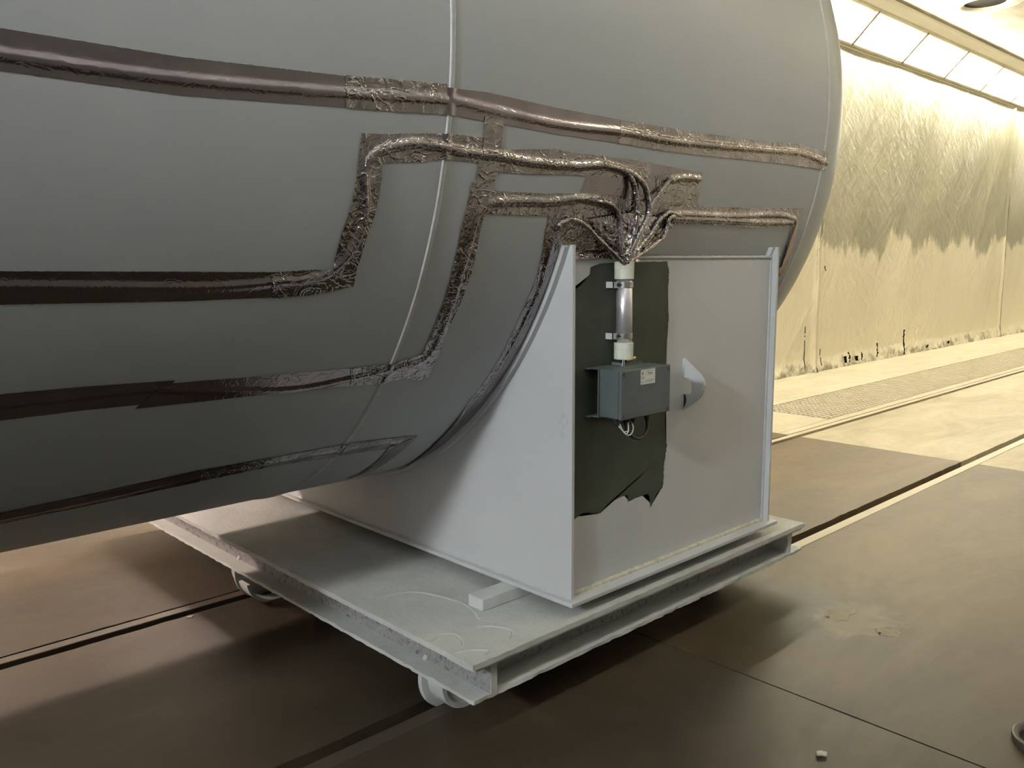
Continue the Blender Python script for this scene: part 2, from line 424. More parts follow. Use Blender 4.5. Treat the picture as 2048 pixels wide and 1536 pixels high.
# light coves: sloping white troughs along both walls with the tubes
CV = [(WALL_R, 3.75), (3.10, 4.18)]
MID = WALL_R + WALL_L
def side(y, s): return y if s > 0 else MID - y
for s, nm in ((1, 'trim_1'), (-1, 'trim_2')):
    P = [(side(3.535, s), 3.74), (side(3.535, s), 4.26), (side(3.08, s), 4.26), (side(3.08, s), 4.17)]
    tag(obj(nm, prism(P, 0, X0, X1), M['white_metal'], loc=(0, side(3.3, s), 3.74)), kind='structure')
for s, nm in ((1, 'trim_3'), (-1, 'trim_4')):
    P = [(side(3.10, s), 4.13), (side(3.14, s), 4.17), (side(3.09, s), 4.25), (side(3.02, s), 4.25), (side(3.02, s), 4.19)]
    tag(obj(nm, prism(P, 0, X0, X1), M['white_trim'], loc=(0, side(3.07, s), 4.13)), kind='structure')
    P = [(side(3.535, s), 3.738), (side(3.496, s), 3.740), (side(3.496, s), 3.752), (side(3.535, s), 3.756)]
    tag(obj(nm.replace('3', '5').replace('4', '6'), prism(P, 0, X0, X1), M['white_metal'], loc=(0, side(3.5, s), 3.7)), kind='structure')
far_em = emis('warm_tube_glow', FAR_TINT, FAR_POWER); far_em_l = emis('pale_tube_glow', FAR_TINT_L, FAR_POWER)
low_em = emis('rosy_tube_glow', LOW_TINT, LOW_POWER); near_warm = emis('near_warm_tube_glow', NEAR_WARM, 42.0)
near_em = [emis('tube_glow', t, p) for t, p in zip(NEAR_TINTS, NEAR_LEVELS)]
def fixture(x, s, idx):
    u = Vector((0, -.707 * s, .707)); nn = Vector((0, -.707 * s, -.707))     # along slope, out of slope
    c0 = Vector((x, side(3.315, s), 3.965))
    ordn = {10: 'first', 11: 'second', 12: 'third', 13: 'fourth', 14: 'fifth', 15: 'sixth'}
    if s > 0 and idx in ordn: lab = '%s glaring tube light along the far trough, counted from the tank edge' % ordn[idx]
    elif s > 0: lab = 'warm tube light of the far trough, out of sight' 
    else: lab = 'booth tube light over the wall behind the camera'
    r = root('booth_light', c0, lab, 'light', 'far row of booth lights' if s > 0 else 'near row of booth lights')
    bm = bmesh.new()
    for a, b in ((-.24, -.22), (.22, .24)):
        q = [c0 + u * a + nn * .0, c0 + u * b + nn * .0, c0 + u * b + nn * .05, c0 + u * a + nn * .05]
        prism([(p.y, p.z) for p in q], 0, x - .745, x + .745, bm)
    for e in (-.745, .735):
        q = [c0 - u * .24, c0 + u * .24, c0 + u * .24 + nn * .05, c0 - u * .24 + nn * .05]
        prism([(p.y, p.z) for p in q], 0, x + e, x + e + .01, bm)
    obj('housing', bm, M['white_metal'], r)
    for k in (-.045, .045):
        bm = bmesh.new(); p = c0 + u * k + nn * .035
        cyl(bm, p + Vector((-.64, 0, 0)), p + Vector((.64, 0, 0)), .016, n=8)
        obj('tube', bm, (far_em if x > 2 else far_em_l) if s > 0 else (near_em[idx] if x < 2 else near_warm), r)
xs = [-7.0 + 1.52 * i for i in range(33)]
for i, x in enumerate(xs): fixture(x, 1, i)
for i, x in enumerate([.22, -1.28, -2.80, -4.32, -5.84, -7.36, 3.26, 6.3, 9.34, 12.38, 15.42, 18.5, 23, 28, 33]): fixture(x, -1, i)

# out-of-view tube pack added at the booth end to brighten the saddle web
c0 = Vector((X0 + .12, -1.82, 3.88)); q = root('added_end_light', c0, 'unseen tube pack added in the booth end corner to brighten the saddle web', 'light')
obj('housing', B(X0 + .01, X0 + .04, -2.10, -1.50, 3.62, 4.12), M['white_metal'], q)
end_em = emis('added_end_tube_glow', (.93, .98, 1.0), ADDED_END_POWER)
for k in range(5): obj('tube', cyl(bmesh.new(), (X0 + .10, -2.08, 3.68 + k * .10), (X0 + .10, -1.56, 3.68 + k * .10), .025, n=8), end_em, q)
# low wall lamps behind the tank (their light comes through under its belly)
for x in (.70, -2.2):
    c0 = Vector((x, WALL_R - .10, 1.28)); q = root('wall_lamp', c0, 'low wall lamp hidden behind the tank, %s' % ('straight behind the saddle' if x > 0 else 'well to the left of the saddle'), 'light', 'low lamps behind the tank')
    bm = B(x - .68, x + .68, WALL_R - .085, WALL_R - .055, 1.20, 1.36); box(bm, x - .68, x - .66, WALL_R - .14, WALL_R - .055, 1.20, 1.36); box(bm, x + .66, x + .68, WALL_R - .14, WALL_R - .055, 1.20, 1.36)
    obj('housing', bm, M['white_metal'], q)
    obj('tube', cyl(bmesh.new(), (x - .65, WALL_R - .12, 1.28), (x + .65, WALL_R - .12, 1.28), .018, n=8), low_em, q)

# round ceiling outlets
for k, (x, y) in enumerate(((10.05, 2.28), (12.95, 2.28), (15.85, 2.28), (7.15, 2.28))):
    r = root('ceiling_outlet', (x, y, CEIL), ['round dark ceiling outlet at the top edge of the picture, nearer one', 'round ceiling outlet at the right picture edge, second one along',
             'round ceiling outlet far along the ceiling', 'round ceiling outlet hidden above the tank end'][k], 'air outlet', 'ceiling outlets')
    bm = lathe(bmesh.new(), [(.24, .0), (.24, -.03), (.30, -.045), (.42, -.03), (.46, -.004), (.46, 0)], (x, y, CEIL), (0, 0, 1))
    obj('flange', bm, M['white_metal'], r, smooth=True)
    bm = lathe(bmesh.new(), [(.0, -.004), (.12, -.006), (.238, -.012)], (x, y, CEIL), (0, 0, 1)); obj('mouth', bm, M['pit'], r, smooth=True)

# ------------------------------------------------------------------ plastic sheets on the far wall
def sheet(x0, x1, label, seed, tears=()):
    st = .022 if tears else .04; nu = int((x1 - x0) / st) + 1; nv = int(4.06 / st) + 1
    xs_ = np.linspace(x0, x1, nu); zs = np.linspace(GZ + .002, 3.745, nv)
    pts = np.zeros((nu, nv, 3)); skip = np.zeros((nu, nv), bool)
    for i, x in enumerate(xs_):
        for j, z in enumerate(zs):
            a = noise.noise(Vector((x * .9 + seed, z * .5, 0))) * .018
            # diagonal tension creases, strongest between the hanging points
            d1 = x * .82 - z * .57; d2 = x * .80 + z * .60
            w1 = .5 + .5 * noise.noise(Vector((x * .55, z * .5, seed + 4)))
            c1 = (1 - abs(noise.noise(Vector((d1 * 1.4 + 3, (z + x) * .25 , seed)))) * 2) ** 3
            c2 = (1 - abs(noise.noise(Vector((d2 * 7, (x - z) * 1.0, seed + 9)))) * 2) ** 3
            c3 = (1 - abs(noise.noise(Vector((x * 6.0, z * .35, seed + 19)))) * 2) ** 3
            h = a + .007 * c1 + .004 * c2 * w1 
            hem = max(0, 1 - (z - GZ) / .18)
            h += hem * .03 * (1 + noise.noise(Vector((x * 8, z * 8, seed))))
            zz = z + (.012 * hem * noise.noise(Vector((x * 14, 0, seed))) if j else .0)
            ed = min(abs(x - x0), abs(x1 - x))
            h += .03 * math.exp(-(ed / .05) ** 2)
            pts[i, j] = (x + .01 * noise.noise(Vector((z * 2, seed, 1))), WALL_R - .018 - max(-.01, h), zz)
            for tx, tz0, tz1, tw in tears:
                if tz0 < z < tz1:
                    cx = tx + .05 * (z - tz0) * .4 + .02 * noise.noise(Vector((z * 6, seed, 7)))
                    if abs(x - cx) < tw * (.75 + .9 * noise.noise(Vector((z * 25, x * 25, 3)))): skip[i, j] = True
    o = grid_mesh('plastic_sheet', pts.reshape(-1, 3), nu, nv, M['sheet'], loc=((x0+x1)/2, WALL_R, GZ), skip=skip)
    return tag(o, label, 'plastic sheet', 'plastic sheets taped over the wall')
sheet(3.0, 8.42, 'hanging plastic film left of the vertical overlap, beside the saddle edge', 1, ((8.17, -.33, .23, .014),))
sheet(8.44, 15.46, 'wide paint-misted plastic film between the two vertical overlaps', 5, ((11.22, -.36, .02, .035), (9.30, -.33, -.24, .05), (9.42, -.33, -.19, .03), (9.62, -.32, -.25, .05), (9.80, -.35, -.22, .03), (10.3, -.33, -.12, .022), (8.62, .93, .99, .012), (8.60, -.30, -.05, .012), (12.1, -.33, -.27, .05), (13.0, -.33, -.28, .06)))
sheet(15.48, 24.0, 'plastic film at the right edge of the picture, farthest along the wall', 11)
sheet(24.02, 40.0, 'plastic film far down the wall, beyond the picture edge', 23)
sheet(X0, 2.98, 'plastic film on the wall hidden behind the tank', 17)
# fold strip at the overlap
bm = bmesh.new()
for k in range(60):
    z = GZ + .01 + k * .069; x = 8.43 + .012 * math.sin(k * .5)
    a = [bm.verts.new((x + dx, WALL_R - .045 - dy, z)) for dx, dy in ((-.035, 0), (-.012, .02), (.0, .008), (.014, .022), (.038, 0))]
    if k:
        for q in range(4): bm.faces.new((pa[q], a[q], a[q+1], pa[q+1]))
    pa = a
tag(obj('plastic_sheet_fold', bm, M['sheet'], loc=(8.43, WALL_R, GZ), smooth=True), 'gathered vertical fold of plastic film between two hanging sheets', 'plastic sheet')

# ------------------------------------------------------------------ floor grating
gr = root('floor_grating', (11.4, 2.18, GZ), 'long steel bar grating let into the floor along the plastic-covered wall', 'grating')
GY0, GY1, GX0, GX1 = 1.805, 2.555, 5.465, 24.0
bmb = B(GX0, GX1, GY0, GY0 + .006, GZ - .03, GZ + .002); box(bmb, GX0, GX1, GY1 - .006, GY1, GZ - .03, GZ + .002); box(bmb, GX0, GX0 + .006, GY0, GY1, GZ - .03, GZ + .002)
obj('grate_frame', bmb, M['grate'], gr)
me_bar = None
for k in range(1, 15):
    y = GY0 + (GY1 - GY0) * k / 15
    if me_bar is None:
        o = obj('bearing_bar', B(GX0, GX1, y - .006, y + .006, GZ - .03, GZ), M['grate'], gr); me_bar = o.data; y0b = y
    else:
        o = bpy.data.objects.new('bearing_bar', me_bar); COL.objects.link(o); o.parent = gr; o.location = (0, y - y0b, 0)
me_bar = None
for k in range(1, 170):
    x = GX0 + k * .075
    if me_bar is None:
        o = obj('cross_bar', B(x - .008, x + .008, GY0, GY1, GZ - .02, GZ + .001), M['grate'], gr); me_bar = o.data; x0b = x
    else:
        o = bpy.data.objects.new('cross_bar', me_bar); COL.objects.link(o); o.parent = gr; o.location = (x - x0b, 0, 0)

# ================================================================== TANK
tk = root('storage_tank', (0.0, TY, TZ - TR), 'huge grey primed steel storage tank lying on its side', 'tank')
TX0 = -6.5; TX1 = 1.4507
bm = bmesh.new(); n = 256
lathe(bm, [(TR, x) for x in (TX0, -4, -2, -1, -.5325, 0, .7, TX1)], (0, TY, TZ), (1, 0, 0), n)
obj('shell', bm, M['tank'], tk, smooth=True)
def head(x0, sgn):
    prof = [(TR, x0), (TR, x0 + sgn * .03)] + [(TR * math.cos(t), x0 + sgn * (.03 + .5 * TR * math.sin(t))) for t in [math.pi/2 * k/28 for k in range(1, 29)]]
    return lathe(bmesh.new(), prof, (0, TY, TZ), (1, 0, 0), n)
obj('domed_head', head(TX1, 1), M['tank'], tk, smooth=True); obj('domed_head', head(TX0, -1), M['tank'], tk, smooth=True)
def ringbead(x, w, h, double=True):
    prof = [(TR - .002, x - w), (TR + h*.7, x - w*.75), (TR + h, x - w*.5), (TR + h * (.35 if double else 1.05), x), (TR + h, x + w*.5), (TR + h*.7, x + w*.75), (TR - .002, x + w)]
    return lathe(bmesh.new(), prof, (0, TY, TZ), (1, 0, 0), 512)
obj('weld_bead', ringbead(-.5325, .0095, .0045), M['bead'], tk, smooth=True)
obj('weld_bead', ringbead(TX1, .007, .003, False), M['bead'], tk, smooth=True)
obj('weld_bead', ringbead(-3.6, .009, .003), M['bead'], tk, smooth=True)

# ================================================================== SADDLE
sd = root('support_saddle', (SW/2, TY, -.014), 'light grey welded saddle box under the tank with a curved cradle cut', 'saddle')
RW = TR + .018                     # cradle radius
def web(x0, x1, yedge):
    pts = [(yedge, 0.0), (2*TY - .0, 0.0)]
    a0 = math.asin((TZ - 1.150) / RW)
    pts = [(yedge, 0.0), (2*TY - yedge, 0.0), (2*TY - yedge, 1.150)]
    m_ = 90
    for k in range(m_ + 1):
        t = a0 + (math.pi - 2*a0) * k / m_
        pts.append((TY + RW * math.cos(t), TZ - RW * math.sin(t)))
    pts.append((yedge, 1.150))
    pts.append((yedge - .0, 1.08))
    return prism(pts, 0, x0, x1)
def webm(x0, x1, yedge):
    bm = web(x0, x1, yedge); bmesh.ops.remove_doubles(bm, verts=bm.verts, dist=1e-5); return bm
obj('web_plate', webm(0.0, .012, -.001), M['saddle'], sd)
obj('web_plate', webm(SW - .012, SW, -.001), M['saddle'], sd)
obj('end_plate', B(.010, SW - .010, YP, YP + .012, 0, 1.108), M['saddle'], sd)
obj('end_plate', B(.010, SW - .010, 2*TY - YP - .012, 2*TY - YP, 0, 1.108), M['saddle'], sd)
obj('base_plate', B(-.024, SW + .028, -.026, 2*TY + .026, -.014, 0), M['saddle'], sd, bevel=.002)
# ragged fillet welds
def bead_line(p0, p1, r, n_=120, amp=.35, mat='bead', seed=0):
    p0 = Vector(p0); p1 = Vector(p1); bm = bmesh.new(); rows = []
    d = (p1 - p0).normalized(); a = d.orthogonal().normalized(); b = d.cross(a)
    for i in range(n_ + 1):
        p = p0.lerp(p1, i / n_); rr = r * (1 + amp * noise.noise(Vector((i * .35, seed, 0))))
        rows.append([bm.verts.new(p + (a * math.cos(2*math.pi*k/8) + b * math.sin(2*math.pi*k/8)) * rr) for k in range(8)])
    for j in range(n_):
        for k in range(8): bm.faces.new((rows[j][k], rows[j][(k+1) % 8], rows[j+1][(k+1) % 8], rows[j+1][k]))
    return obj('weld_seam', bm, M[mat], sd, smooth=True)
bead_line((.012, YP, .002), (SW - .012, YP, .002), .010, 200, .5, 'bead_raw', 1)
bead_line((.012, YP - .001, 1.110), (SW - .012, YP - .001, 1.110), .006, 160, .3, 'bead', 2)
bead_line((SW - .014, YP - .001, .0), (SW - .014, YP - .001, 1.10), .006, 120, .25, 'bead', 3)
bead_line((.014, YP - .001, .0), (.014, YP - .001, 1.10), .005, 120, .25, 'bead', 4)
bead_line((-.002, .01, .0), (-.002, 2.8, .0), .004, 200, .3, 'bead', 5)
# closing strip between end plate and shell
obj('closing_strip', B(.012, SW - .012, YP + .006, .075, 1.098, 1.106), M['saddle'], sd)
# wear plate hugging the shell under the saddle
def arc_plate(x0, x1, s0, s1, h0, h1, nseg=80):
    bm = bmesh.new(); rows = []
    for k in range(nseg + 1):
        s = s0 + (s1 - s0) * k / nseg
        rows.append([bm.verts.new(surf(x, s, h)) for x, h in ((x0, h0), (x1, h0), (x1, h1), (x0, h1))])
    for j in range(nseg):
        for q in range(4): bm.faces.new((rows[j][q], rows[j][(q+1) % 4], rows[j+1][(q+1) % 4], rows[j+1][q]))
    bm.faces.new(rows[0][::-1]); bm.faces.new(rows[-1]); return bm
sA = -TR * math.asin((TZ - 1.092) / RW)
obj('wear_plate', arc_plate(-.022, SW + .022, sA, -math.pi * TR - sA, .0004, .0185), M['saddle'], sd, smooth=False)
sB = -TR * math.asin((TZ - 1.143) / RW)
for xa, xb in ((-.022, .030), (SW - .030, SW + .022)):
    obj('wear_plate', arc_plate(xa, xb, sB, sA, .0004, .0185, 8), M['saddle'], sd)
# painted-over bare patch: thin coat with brushed ragged outline
PATCH = [(.042,1.072),(.060,1.070),(.042,1.014)]
PATCH = [(.016,1.008),(.050,1.014),(.070,1.026),(.082,1.040),(.113,1.057),(.113,1.079),(.162,1.092),(.522,1.096),(.535,1.057),(.530,.960),(.538,.889),(.530,.781),(.529,.727),(.531,.489),(.543,.431),(.529,.359),(.523,.275),(.490,.263),(.453,.216),(.440,.267),(.376,.270),(.326,.262),(.320,.287),(.273,.287),(.215,.278),(.173,.251),(.084,.273),(.052,.262),(.016,.245)]
out = []
for i, a in enumerate(PATCH):
    b = PATCH[(i + 1) % len(PATCH)]; L = math.dist(a, b); m_ = max(1, int(L / .006))
    straight = (a[0] <= .0161 and b[0] <= .0161)
    for k in range(m_):
        t = k / m_; x = a[0] + (b[0]-a[0])*t; z = a[1] + (b[1]-a[1])*t
        if not straight:
            e = .0045 * noise.noise(Vector((x * 60, z * 170, 2))) + .003 * (random.random() - .5)
            x += e; z += .6 * e
        out.append((max(x, .0155), z))
obj('bare_primer_patch', prism(out, 1, YP - .0007, YP), M['primer'], sd)['label'] = 'dark green patch of primer with brushed edges'
# small dirty smudge on the web
bm = bmesh.new()
pp = [(.014 + .024 + .019*math.cos(t)*(1+.25*math.sin(5*t)), .575 + .042*math.sin(t)*(1+.18*math.cos(4*t))) for t in [2*math.pi*k/24 for k in range(24)]]
M['smudge'] = paint('grey_smudge', (.43, .44, .45), (.55, .56, .565), .6, 60, 200, .1, .3)
obj('smudge', prism(pp, 0, -.0004, .0), M['smudge'], sd)
# lifting / earthing lug
LX = .635
lug_o = [(YP,.744),(.004,.725),(-.023,.706),(-.047,.688),(-.061,.668),(-.066,.652),(-.062,.632),(-.046,.604),(-.012,.574),(YP,.549)]
lug_i = [(YP,.672),(YP,.672),(.012,.671),(-.001,.667),(-.006,.660),(-.010,.648),(-.011,.636),(-.010,.622),(-.006,.612),(YP,.611)]
lug_x = [(YP,.742),(YP-.004,.744),(-.023,.706),(-.047,.688),(-.061,.668),(-.066,.652),(-.062,.632),(-.046,.604),(-.012,.574),(YP-.002,.549),(YP,.549),(YP,.610),(-.002,.611),(-.006,.622),(-.008,.642),(-.004,.662),(.008,.670),(YP,.672)]
bmL = bmesh.new()
for i in range(len(lug_o) - 1):
    qd = [lug_o[i], lug_o[i+1], lug_i[i+1], lug_i[i]]
    qd = [p for k, p in enumerate(qd) if p not in qd[:k]]
    prism(qd, 0, LX, LX + .010, bmL)
bmesh.ops.remove_doubles(bmL, verts=bmL.verts, dist=1e-5)
lg = obj('lifting_lug', bmL, M['saddle'], sd); lg['label'] = 'small curved lug with a notch, welded beside the junction box'
bm = bmesh.new(); box(bm, LX - .0006, LX, YP - .020, YP, .552, .608)
M['lug_dark'] = paint('dark_lug_tone', (.02, .022, .018), (.07, .075, .06), .6, 60, 200, .2, .3)  # dark mottled tone for the lower lug face
obj('dark_lug_spot', prism([(YP,.553),(YP,.609),(YP-.012,.609),(YP-.018,.590),(YP-.012,.568)], 0, LX-.0006, LX), M['lug_dark'], lg)
for z0, z1 in ((.675, .742), (.552, .608)):
    bm = bmesh.new(); C_ = Vector((LX, YP, z0)); cyl(bm, C_, (LX, YP, z1), .005, n=8); obj('fillet_weld', bm, M['bead'], lg, smooth=True)

# ================================================================== JUNCTION BOX
BX0, BX1, BY0, BY1, BZ0, BZ1 = .109, .365, -.111, -.018, .598, .755
jb = root('junction_box', ((BX0+BX1)/2, YP, BZ0), 'grey square junction box with a white label, mounted on the dark primer patch', 'junction box')
obj('enclosure', B(BX0, BX1, BY0 + .014, BY1, BZ0, BZ1), M['box'], jb, bevel=.006, seg=3)
lid = obj('lid', B(BX0 - .0012, BX1 + .0012, BY0, BY0 + .0125, BZ0 - .0012, BZ1 + .0012), M['box'], jb, bevel=.004, seg=3)
for x in (BX0 + .011, BX1 - .011):
    for z in (BZ0 + .011, BZ1 - .011):
        bm = bmesh.new(); cyl(bm, (x, BY0 - .0012, z), (x, BY0 + .002, z), .0055, n=16); box(bm, x-.004, x+.004, BY0-.0016, BY0-.001, z-.0007, z+.0007)
        obj('screw', bm, M['screw'], lid)
# bracket: hat section behind the box
t = .003
bk = [(YP, BZ1+.006), (YP-.001-t*0, BZ1+.006), (YP-.001, BZ1+.003+.0)]
bm = bmesh.new()
for z, s_ in ((BZ1 - .002, 1), (BZ0 - .002, -1)):
    box(bm, BX0 - .004, BX1 - .02, BY1, YP, z, z + t)                     # shelf out from the plate
    box(bm, BX0 - .022, BX0 - .004, YP - .022, YP, z, z + t)
box(bm, BX0 - .004, BX1 - .02, BY1 - .0005, BY1 + t, BZ0 - .002, BZ1 + .001)
obj('mounting_bracket', bm, M['box'], jb, bevel=.0008)
lb = obj('rating_label', B(.205, .281, BY0 - .0004, BY0 + .001, .703, .7515), M['label'], lid)
def text_mesh(s, size, x, z, y, mat, parent, bold=0.0, name='lettering'):
    cu = bpy.data.curves.new(name, 'FONT'); cu.body = s; cu.size = size; cu.extrude = .00005; cu.offset = bold; cu.resolution_u = 2
    to = bpy.data.objects.new('tmp_text', cu); COL.objects.link(to)
    dg = bpy.context.evaluated_depsgraph_get(); me = bpy.data.meshes.new_from_object(to.evaluated_get(dg))
    bpy.data.objects.remove(to); bpy.data.curves.remove(cu)
    me.transform(Matrix(((1,0,0,x),(0,0,-1,y),(0,1,0,z),(0,0,0,1)))); me.materials.clear(); me.materials.append(mat)
    me.name = name
    return link(name, me, lb)
yl = BY0 - .0006
bm = bmesh.new()
for x0, x1, z, h in ((.226, .229, .7395, .006),):
    pass
# printed flame mark, word and unreadable small print as dark bars
fm = [(.2125,.7355),(.2115,.7385),(.2135,.7420),(.2160,.7465),(.2175,.7440),(.2170,.7415),(.2165,.7385),(.2168,.7352),(.2145,.7340)]
obj('printed_mark', prism(fm, 1, yl, yl + .0003), M['ink'], lb)
text_mesh('Therm', .0105, .2395, .7350, yl, M['ink'], lb, .00015)
bm = bmesh.new(); rnd = random.Random(3)
def fine(bm, x0, x1, z, h):
    x = x0
    while x < x1:
        w_ = .0015 + rnd.random() * .003; box(bm, x, min(x + w_, x1), yl, yl + .0003, z, z + h); x += w_ + .0008
fine(bm, .238, .272, .7455, .0016); fine(bm, .2395, .268, .7318, .0012)
fine(bm, .2095, .2230, .7268, .0018); fine(bm, .2095, .2230, .7240, .0018); fine(bm, .2095, .2245, .7212, .0014)
fine(bm, .229, .274, .7155, .0014); fine(bm, .229, .274, .7130, .0014); fine(bm, .229, .262, .7100, .001); fine(bm, .229, .270, .7075, .001)
fine(bm, .2105, .2175, .7085, .004)
box(bm, .2335, .2337, yl, yl + .0003, .7300, .7490)
obj('small_print', bm, M['ink2'], lb)
# glands and cables underneath
for k, (x, r) in enumerate(((.140, .0125), (.192, .015), (.222, .012), (.300, .012))):
    bm = bmesh.new(); y = BY0 + .045
    cyl(bm, (x, y, BZ0 + .002), (x, y, BZ0 - .010), r, n=6); cyl(bm, (x, y, BZ0 - .010), (x, y, BZ0 - .020), r * .85, n=16); cyl(bm, (x, y, BZ0 - .020), (x, y, BZ0 - .030), r * .7, r * .55, 16)
    obj('cable_gland', bm, M['black'], jb)
yy = BY0 + .045
bm = tube(bmesh.new(), [(.300,yy,BZ0-.025),(.298,yy-.004,.560),(.288,yy-.010,.538),(.262,yy-.014,.520),(.232,yy-.014,.518),(.205,yy-.010,.530),(.192,yy-.002,.550),(.192,yy,BZ0-.025)], .0062, 12)
obj('black_cable', bm, M['black'], jb, smooth=True)
for q, pts in enumerate(([(.150,yy,BZ0-.01),(.150,yy-.012,.568),(.158,yy-.018,.549),(.176,yy-.022,.538),(.196,yy-.020,.543),(.210,yy-.014,.560),(.214,yy,BZ0-.02)],
            [(.140,yy-.010,.572),(.150,yy-.020,.556),(.162,yy-.024,.545),(.174,yy-.022,.552),(.182,yy-.016,.566),(.190,yy-.006,.585)])):
    obj('white_wire', tube(bmesh.new(), pts, .0022, 8), M['wire'], jb, smooth=True)
obj('white_wire', tube(bmesh.new(), [(.156,yy-.020,.552),(.164,yy-.024,.553),(.172,yy-.022,.552)], .0017, 8), M['wire'], jb, smooth=True)
# bright brass stub at the back top
bm = bmesh.new(); cyl(bm, (.262, -.002, .768), (.300, -.006, .773), .006, n=12); cyl(bm, (.286,-.005,.771),(.306,-.007,.774),.0075,n=6)
M['brass'] = paint('polished_brass', (.75, .62, .28), (.8, .7, .35), .2, 60, 200, .1, .5, metal=1)
obj('brass_fitting', bm, M['brass'], jb)
box_b = B(.225, .330, BY1, YP, BZ1 + .001, BZ1 + .010); obj('gland_plate', box_b, M['box'], jb)

# ================================================================== CONDUIT
YC = YP - .0365
cd = root('conduit_pipe', (.244, YC, .776), 'short vertical aluminium conduit with cream end sleeves above the junction box', 'conduit')
def px_(z): return .2455 - (.005 if z > 1.0 else 0) * (z - 1) * 8
obj('pipe', cyl(bmesh.new(), (.246, YC, .800), (.242, YC, 1.060), .0265, n=40), M['alu'], cd, smooth=True)
for z0, z1, xx in ((1.040, 1.097, .2405), (.776, .832, .243)):
    bm = lathe(bmesh.new(), [(.026, 0), (.0315, .0005), (.032, .003), (.032, (z1-z0)*.6), (.0325, (z1-z0)*.62), (.0325, z1-z0-.002), (.0315, z1-z0), (.024, z1-z0), (.022, z1-z0-.02)], (xx, YC, z0), (0, 0, 1), 40)
    obj('end_sleeve', bm, M['plastic_cream'], cd, smooth=False, bevel=0)
for z in (1.022, .854):
    xx = .244
    bm = lathe(bmesh.new(), [(.0268, -.009), (.0285, -.009), (.0285, .009), (.0268, .009)], (xx, YC, z), (0, 0, 1), 40, closed=True)
    c = obj('clamp_band', bm, M['steel'], cd)
    bm = B(xx - .052, xx - .026, YP - .032, YP - .029, z - .010, z + .010); box(bm, xx - .052, xx - .049, YP - .032, YP, z - .010, z + .010)
    obj('clamp_foot', bm, M['saddle'], c)
    bm = bmesh.new(); cyl(bm, (xx - .030, YP - .040, z), (xx - .030, YP - .028, z), .0062, n=6); cyl(bm, (xx - .030, YP - .046, z), (xx - .030, YP - .038, z), .003, n=10)
    obj('clamp_bolt', bm, M['screw'], c)
for dx in (-.010, -.002):
    obj('probe_wire', tube(bmesh.new(), [(.236 + dx, YC - .012, .785), (.234 + dx, YC - .012, .765), (.232 + dx, YC - .010, BZ1 - .01)], .0022, 8), M['alu'], cd, smooth=True)

# ================================================================== RAIL CART
CX0, CX1, CY0, CY1, CT, CB = -.455, 1.486, -.036, 2.95, -.057, -.200
ct = root('rail_cart', ((CX0+CX1)/2, (CY0+CY1)/2, GZ), 'paint-crusted flat steel rail cart carrying the saddle', 'cart')
def crust_slab(x0, x1, y0, y1, z0, z1, step, amp, seed, rag=.004):
    """slab with lumpy overspray build-up on its faces and edges"""
    nx = max(2, int((x1-x0)/step)); ny = max(2, int((y1-y0)/step)); bm = bmesh.new()
    def P(i, j, z, top):
        x = x0 + (x1-x0)*i/nx; y = y0 + (y1-y0)*j/ny
        ex = (i in (0, nx)); ey = (j in (0, ny))
        h = amp * (noise.noise(Vector((x*22, y*22, seed))) + .5*noise.noise(Vector((x*70, y*70, seed)))) if top else 0
        if ex: x += rag * noise.noise(Vector((y*30, z*40, seed+1))) * (1 if i == 0 else -1)
        if ey: y += rag * noise.noise(Vector((x*30, z*40, seed+2))) * (1 if j == 0 else -1)
        return (x, y, z + h)
    T = [[bm.verts.new(P(i, j, z1, True)) for j in range(ny+1)] for i in range(nx+1)]
    ring = [(i, 0) for i in range(nx)] + [(nx, j) for j in range(ny)] + [(i, ny) for i in range(nx, 0, -1)] + [(0, j) for j in range(ny, 0, -1)]
    for i in range(nx):
        for j in range(ny): bm.faces.new((T[i][j], T[i+1][j], T[i+1][j+1], T[i][j+1]))
    lo = [bm.verts.new(P(i, j, z0, False)) for i, j in ring]; m_ = len(ring)
    for k in range(m_):
        a, b = ring[k], ring[(k+1) % m_]; bm.faces.new((T[a[0]][a[1]], lo[k], lo[(k+1) % m_], T[b[0]][b[1]]))
    bm.faces.new(lo[::-1]); return bm
dk = obj('deck_plate', crust_slab(CX0, CX1, CY0, CY1, CT - .018, CT, .022, .0011, 1, .006), M['crust'], ct, smooth=True)
m_ = dk.modifiers.new('s', 'EDGE_SPLIT'); m_.split_angle = math.radians(50)
def part(nm, bm, mat): 
    o = obj(nm, bm, mat, ct); return o
def es(o): e = o.modifiers.new('s', 'EDGE_SPLIT'); e.split_angle = math.radians(50)
# side beams (channels running along Y, rough web) and end beams (along X)
for x_in, x_out in ((-.345, -.357),):
    part('side_beam_web', B(-.362, -.348, -.004, CY1 - .03, CB + .010, CT - .018), M['web_crust'])
# lower flange strips with lumpy edges
o = obj('lower_flange', crust_slab(-.428, -.330, -.004, CY1 - .03, CB - .003, CB + .010, .02, .0025, 5, .006), M['crust'], ct, smooth=True); es(o)
o = obj('lower_flange', crust_slab(-.330, 1.530, -.004, .095, CB - .003, CB + .010, .02, .0025, 6, .007), M['crust'], ct, smooth=True); es(o)
o = obj('upper_flange', crust_slab(CX0 + .012, CX1 - .01, CY0 + .010, .10, CT - .030, CT - .019, .03, .001, 7, .005), M['crust'], ct, smooth=True); es(o)
part('end_beam_web', B(-.30, 1.44, .085, .097, CB + .010, CT - .019), M['web_crust'])
part('end_beam_web', B(-.30, 1.44, CY1 - .10, CY1 - .088, CB, CT - .019), M['web_crust'])
part('side_beam_web', B(1.424, 1.440, .02, CY1 - .03, CB + .005, CT - .018), M['web_crust'])
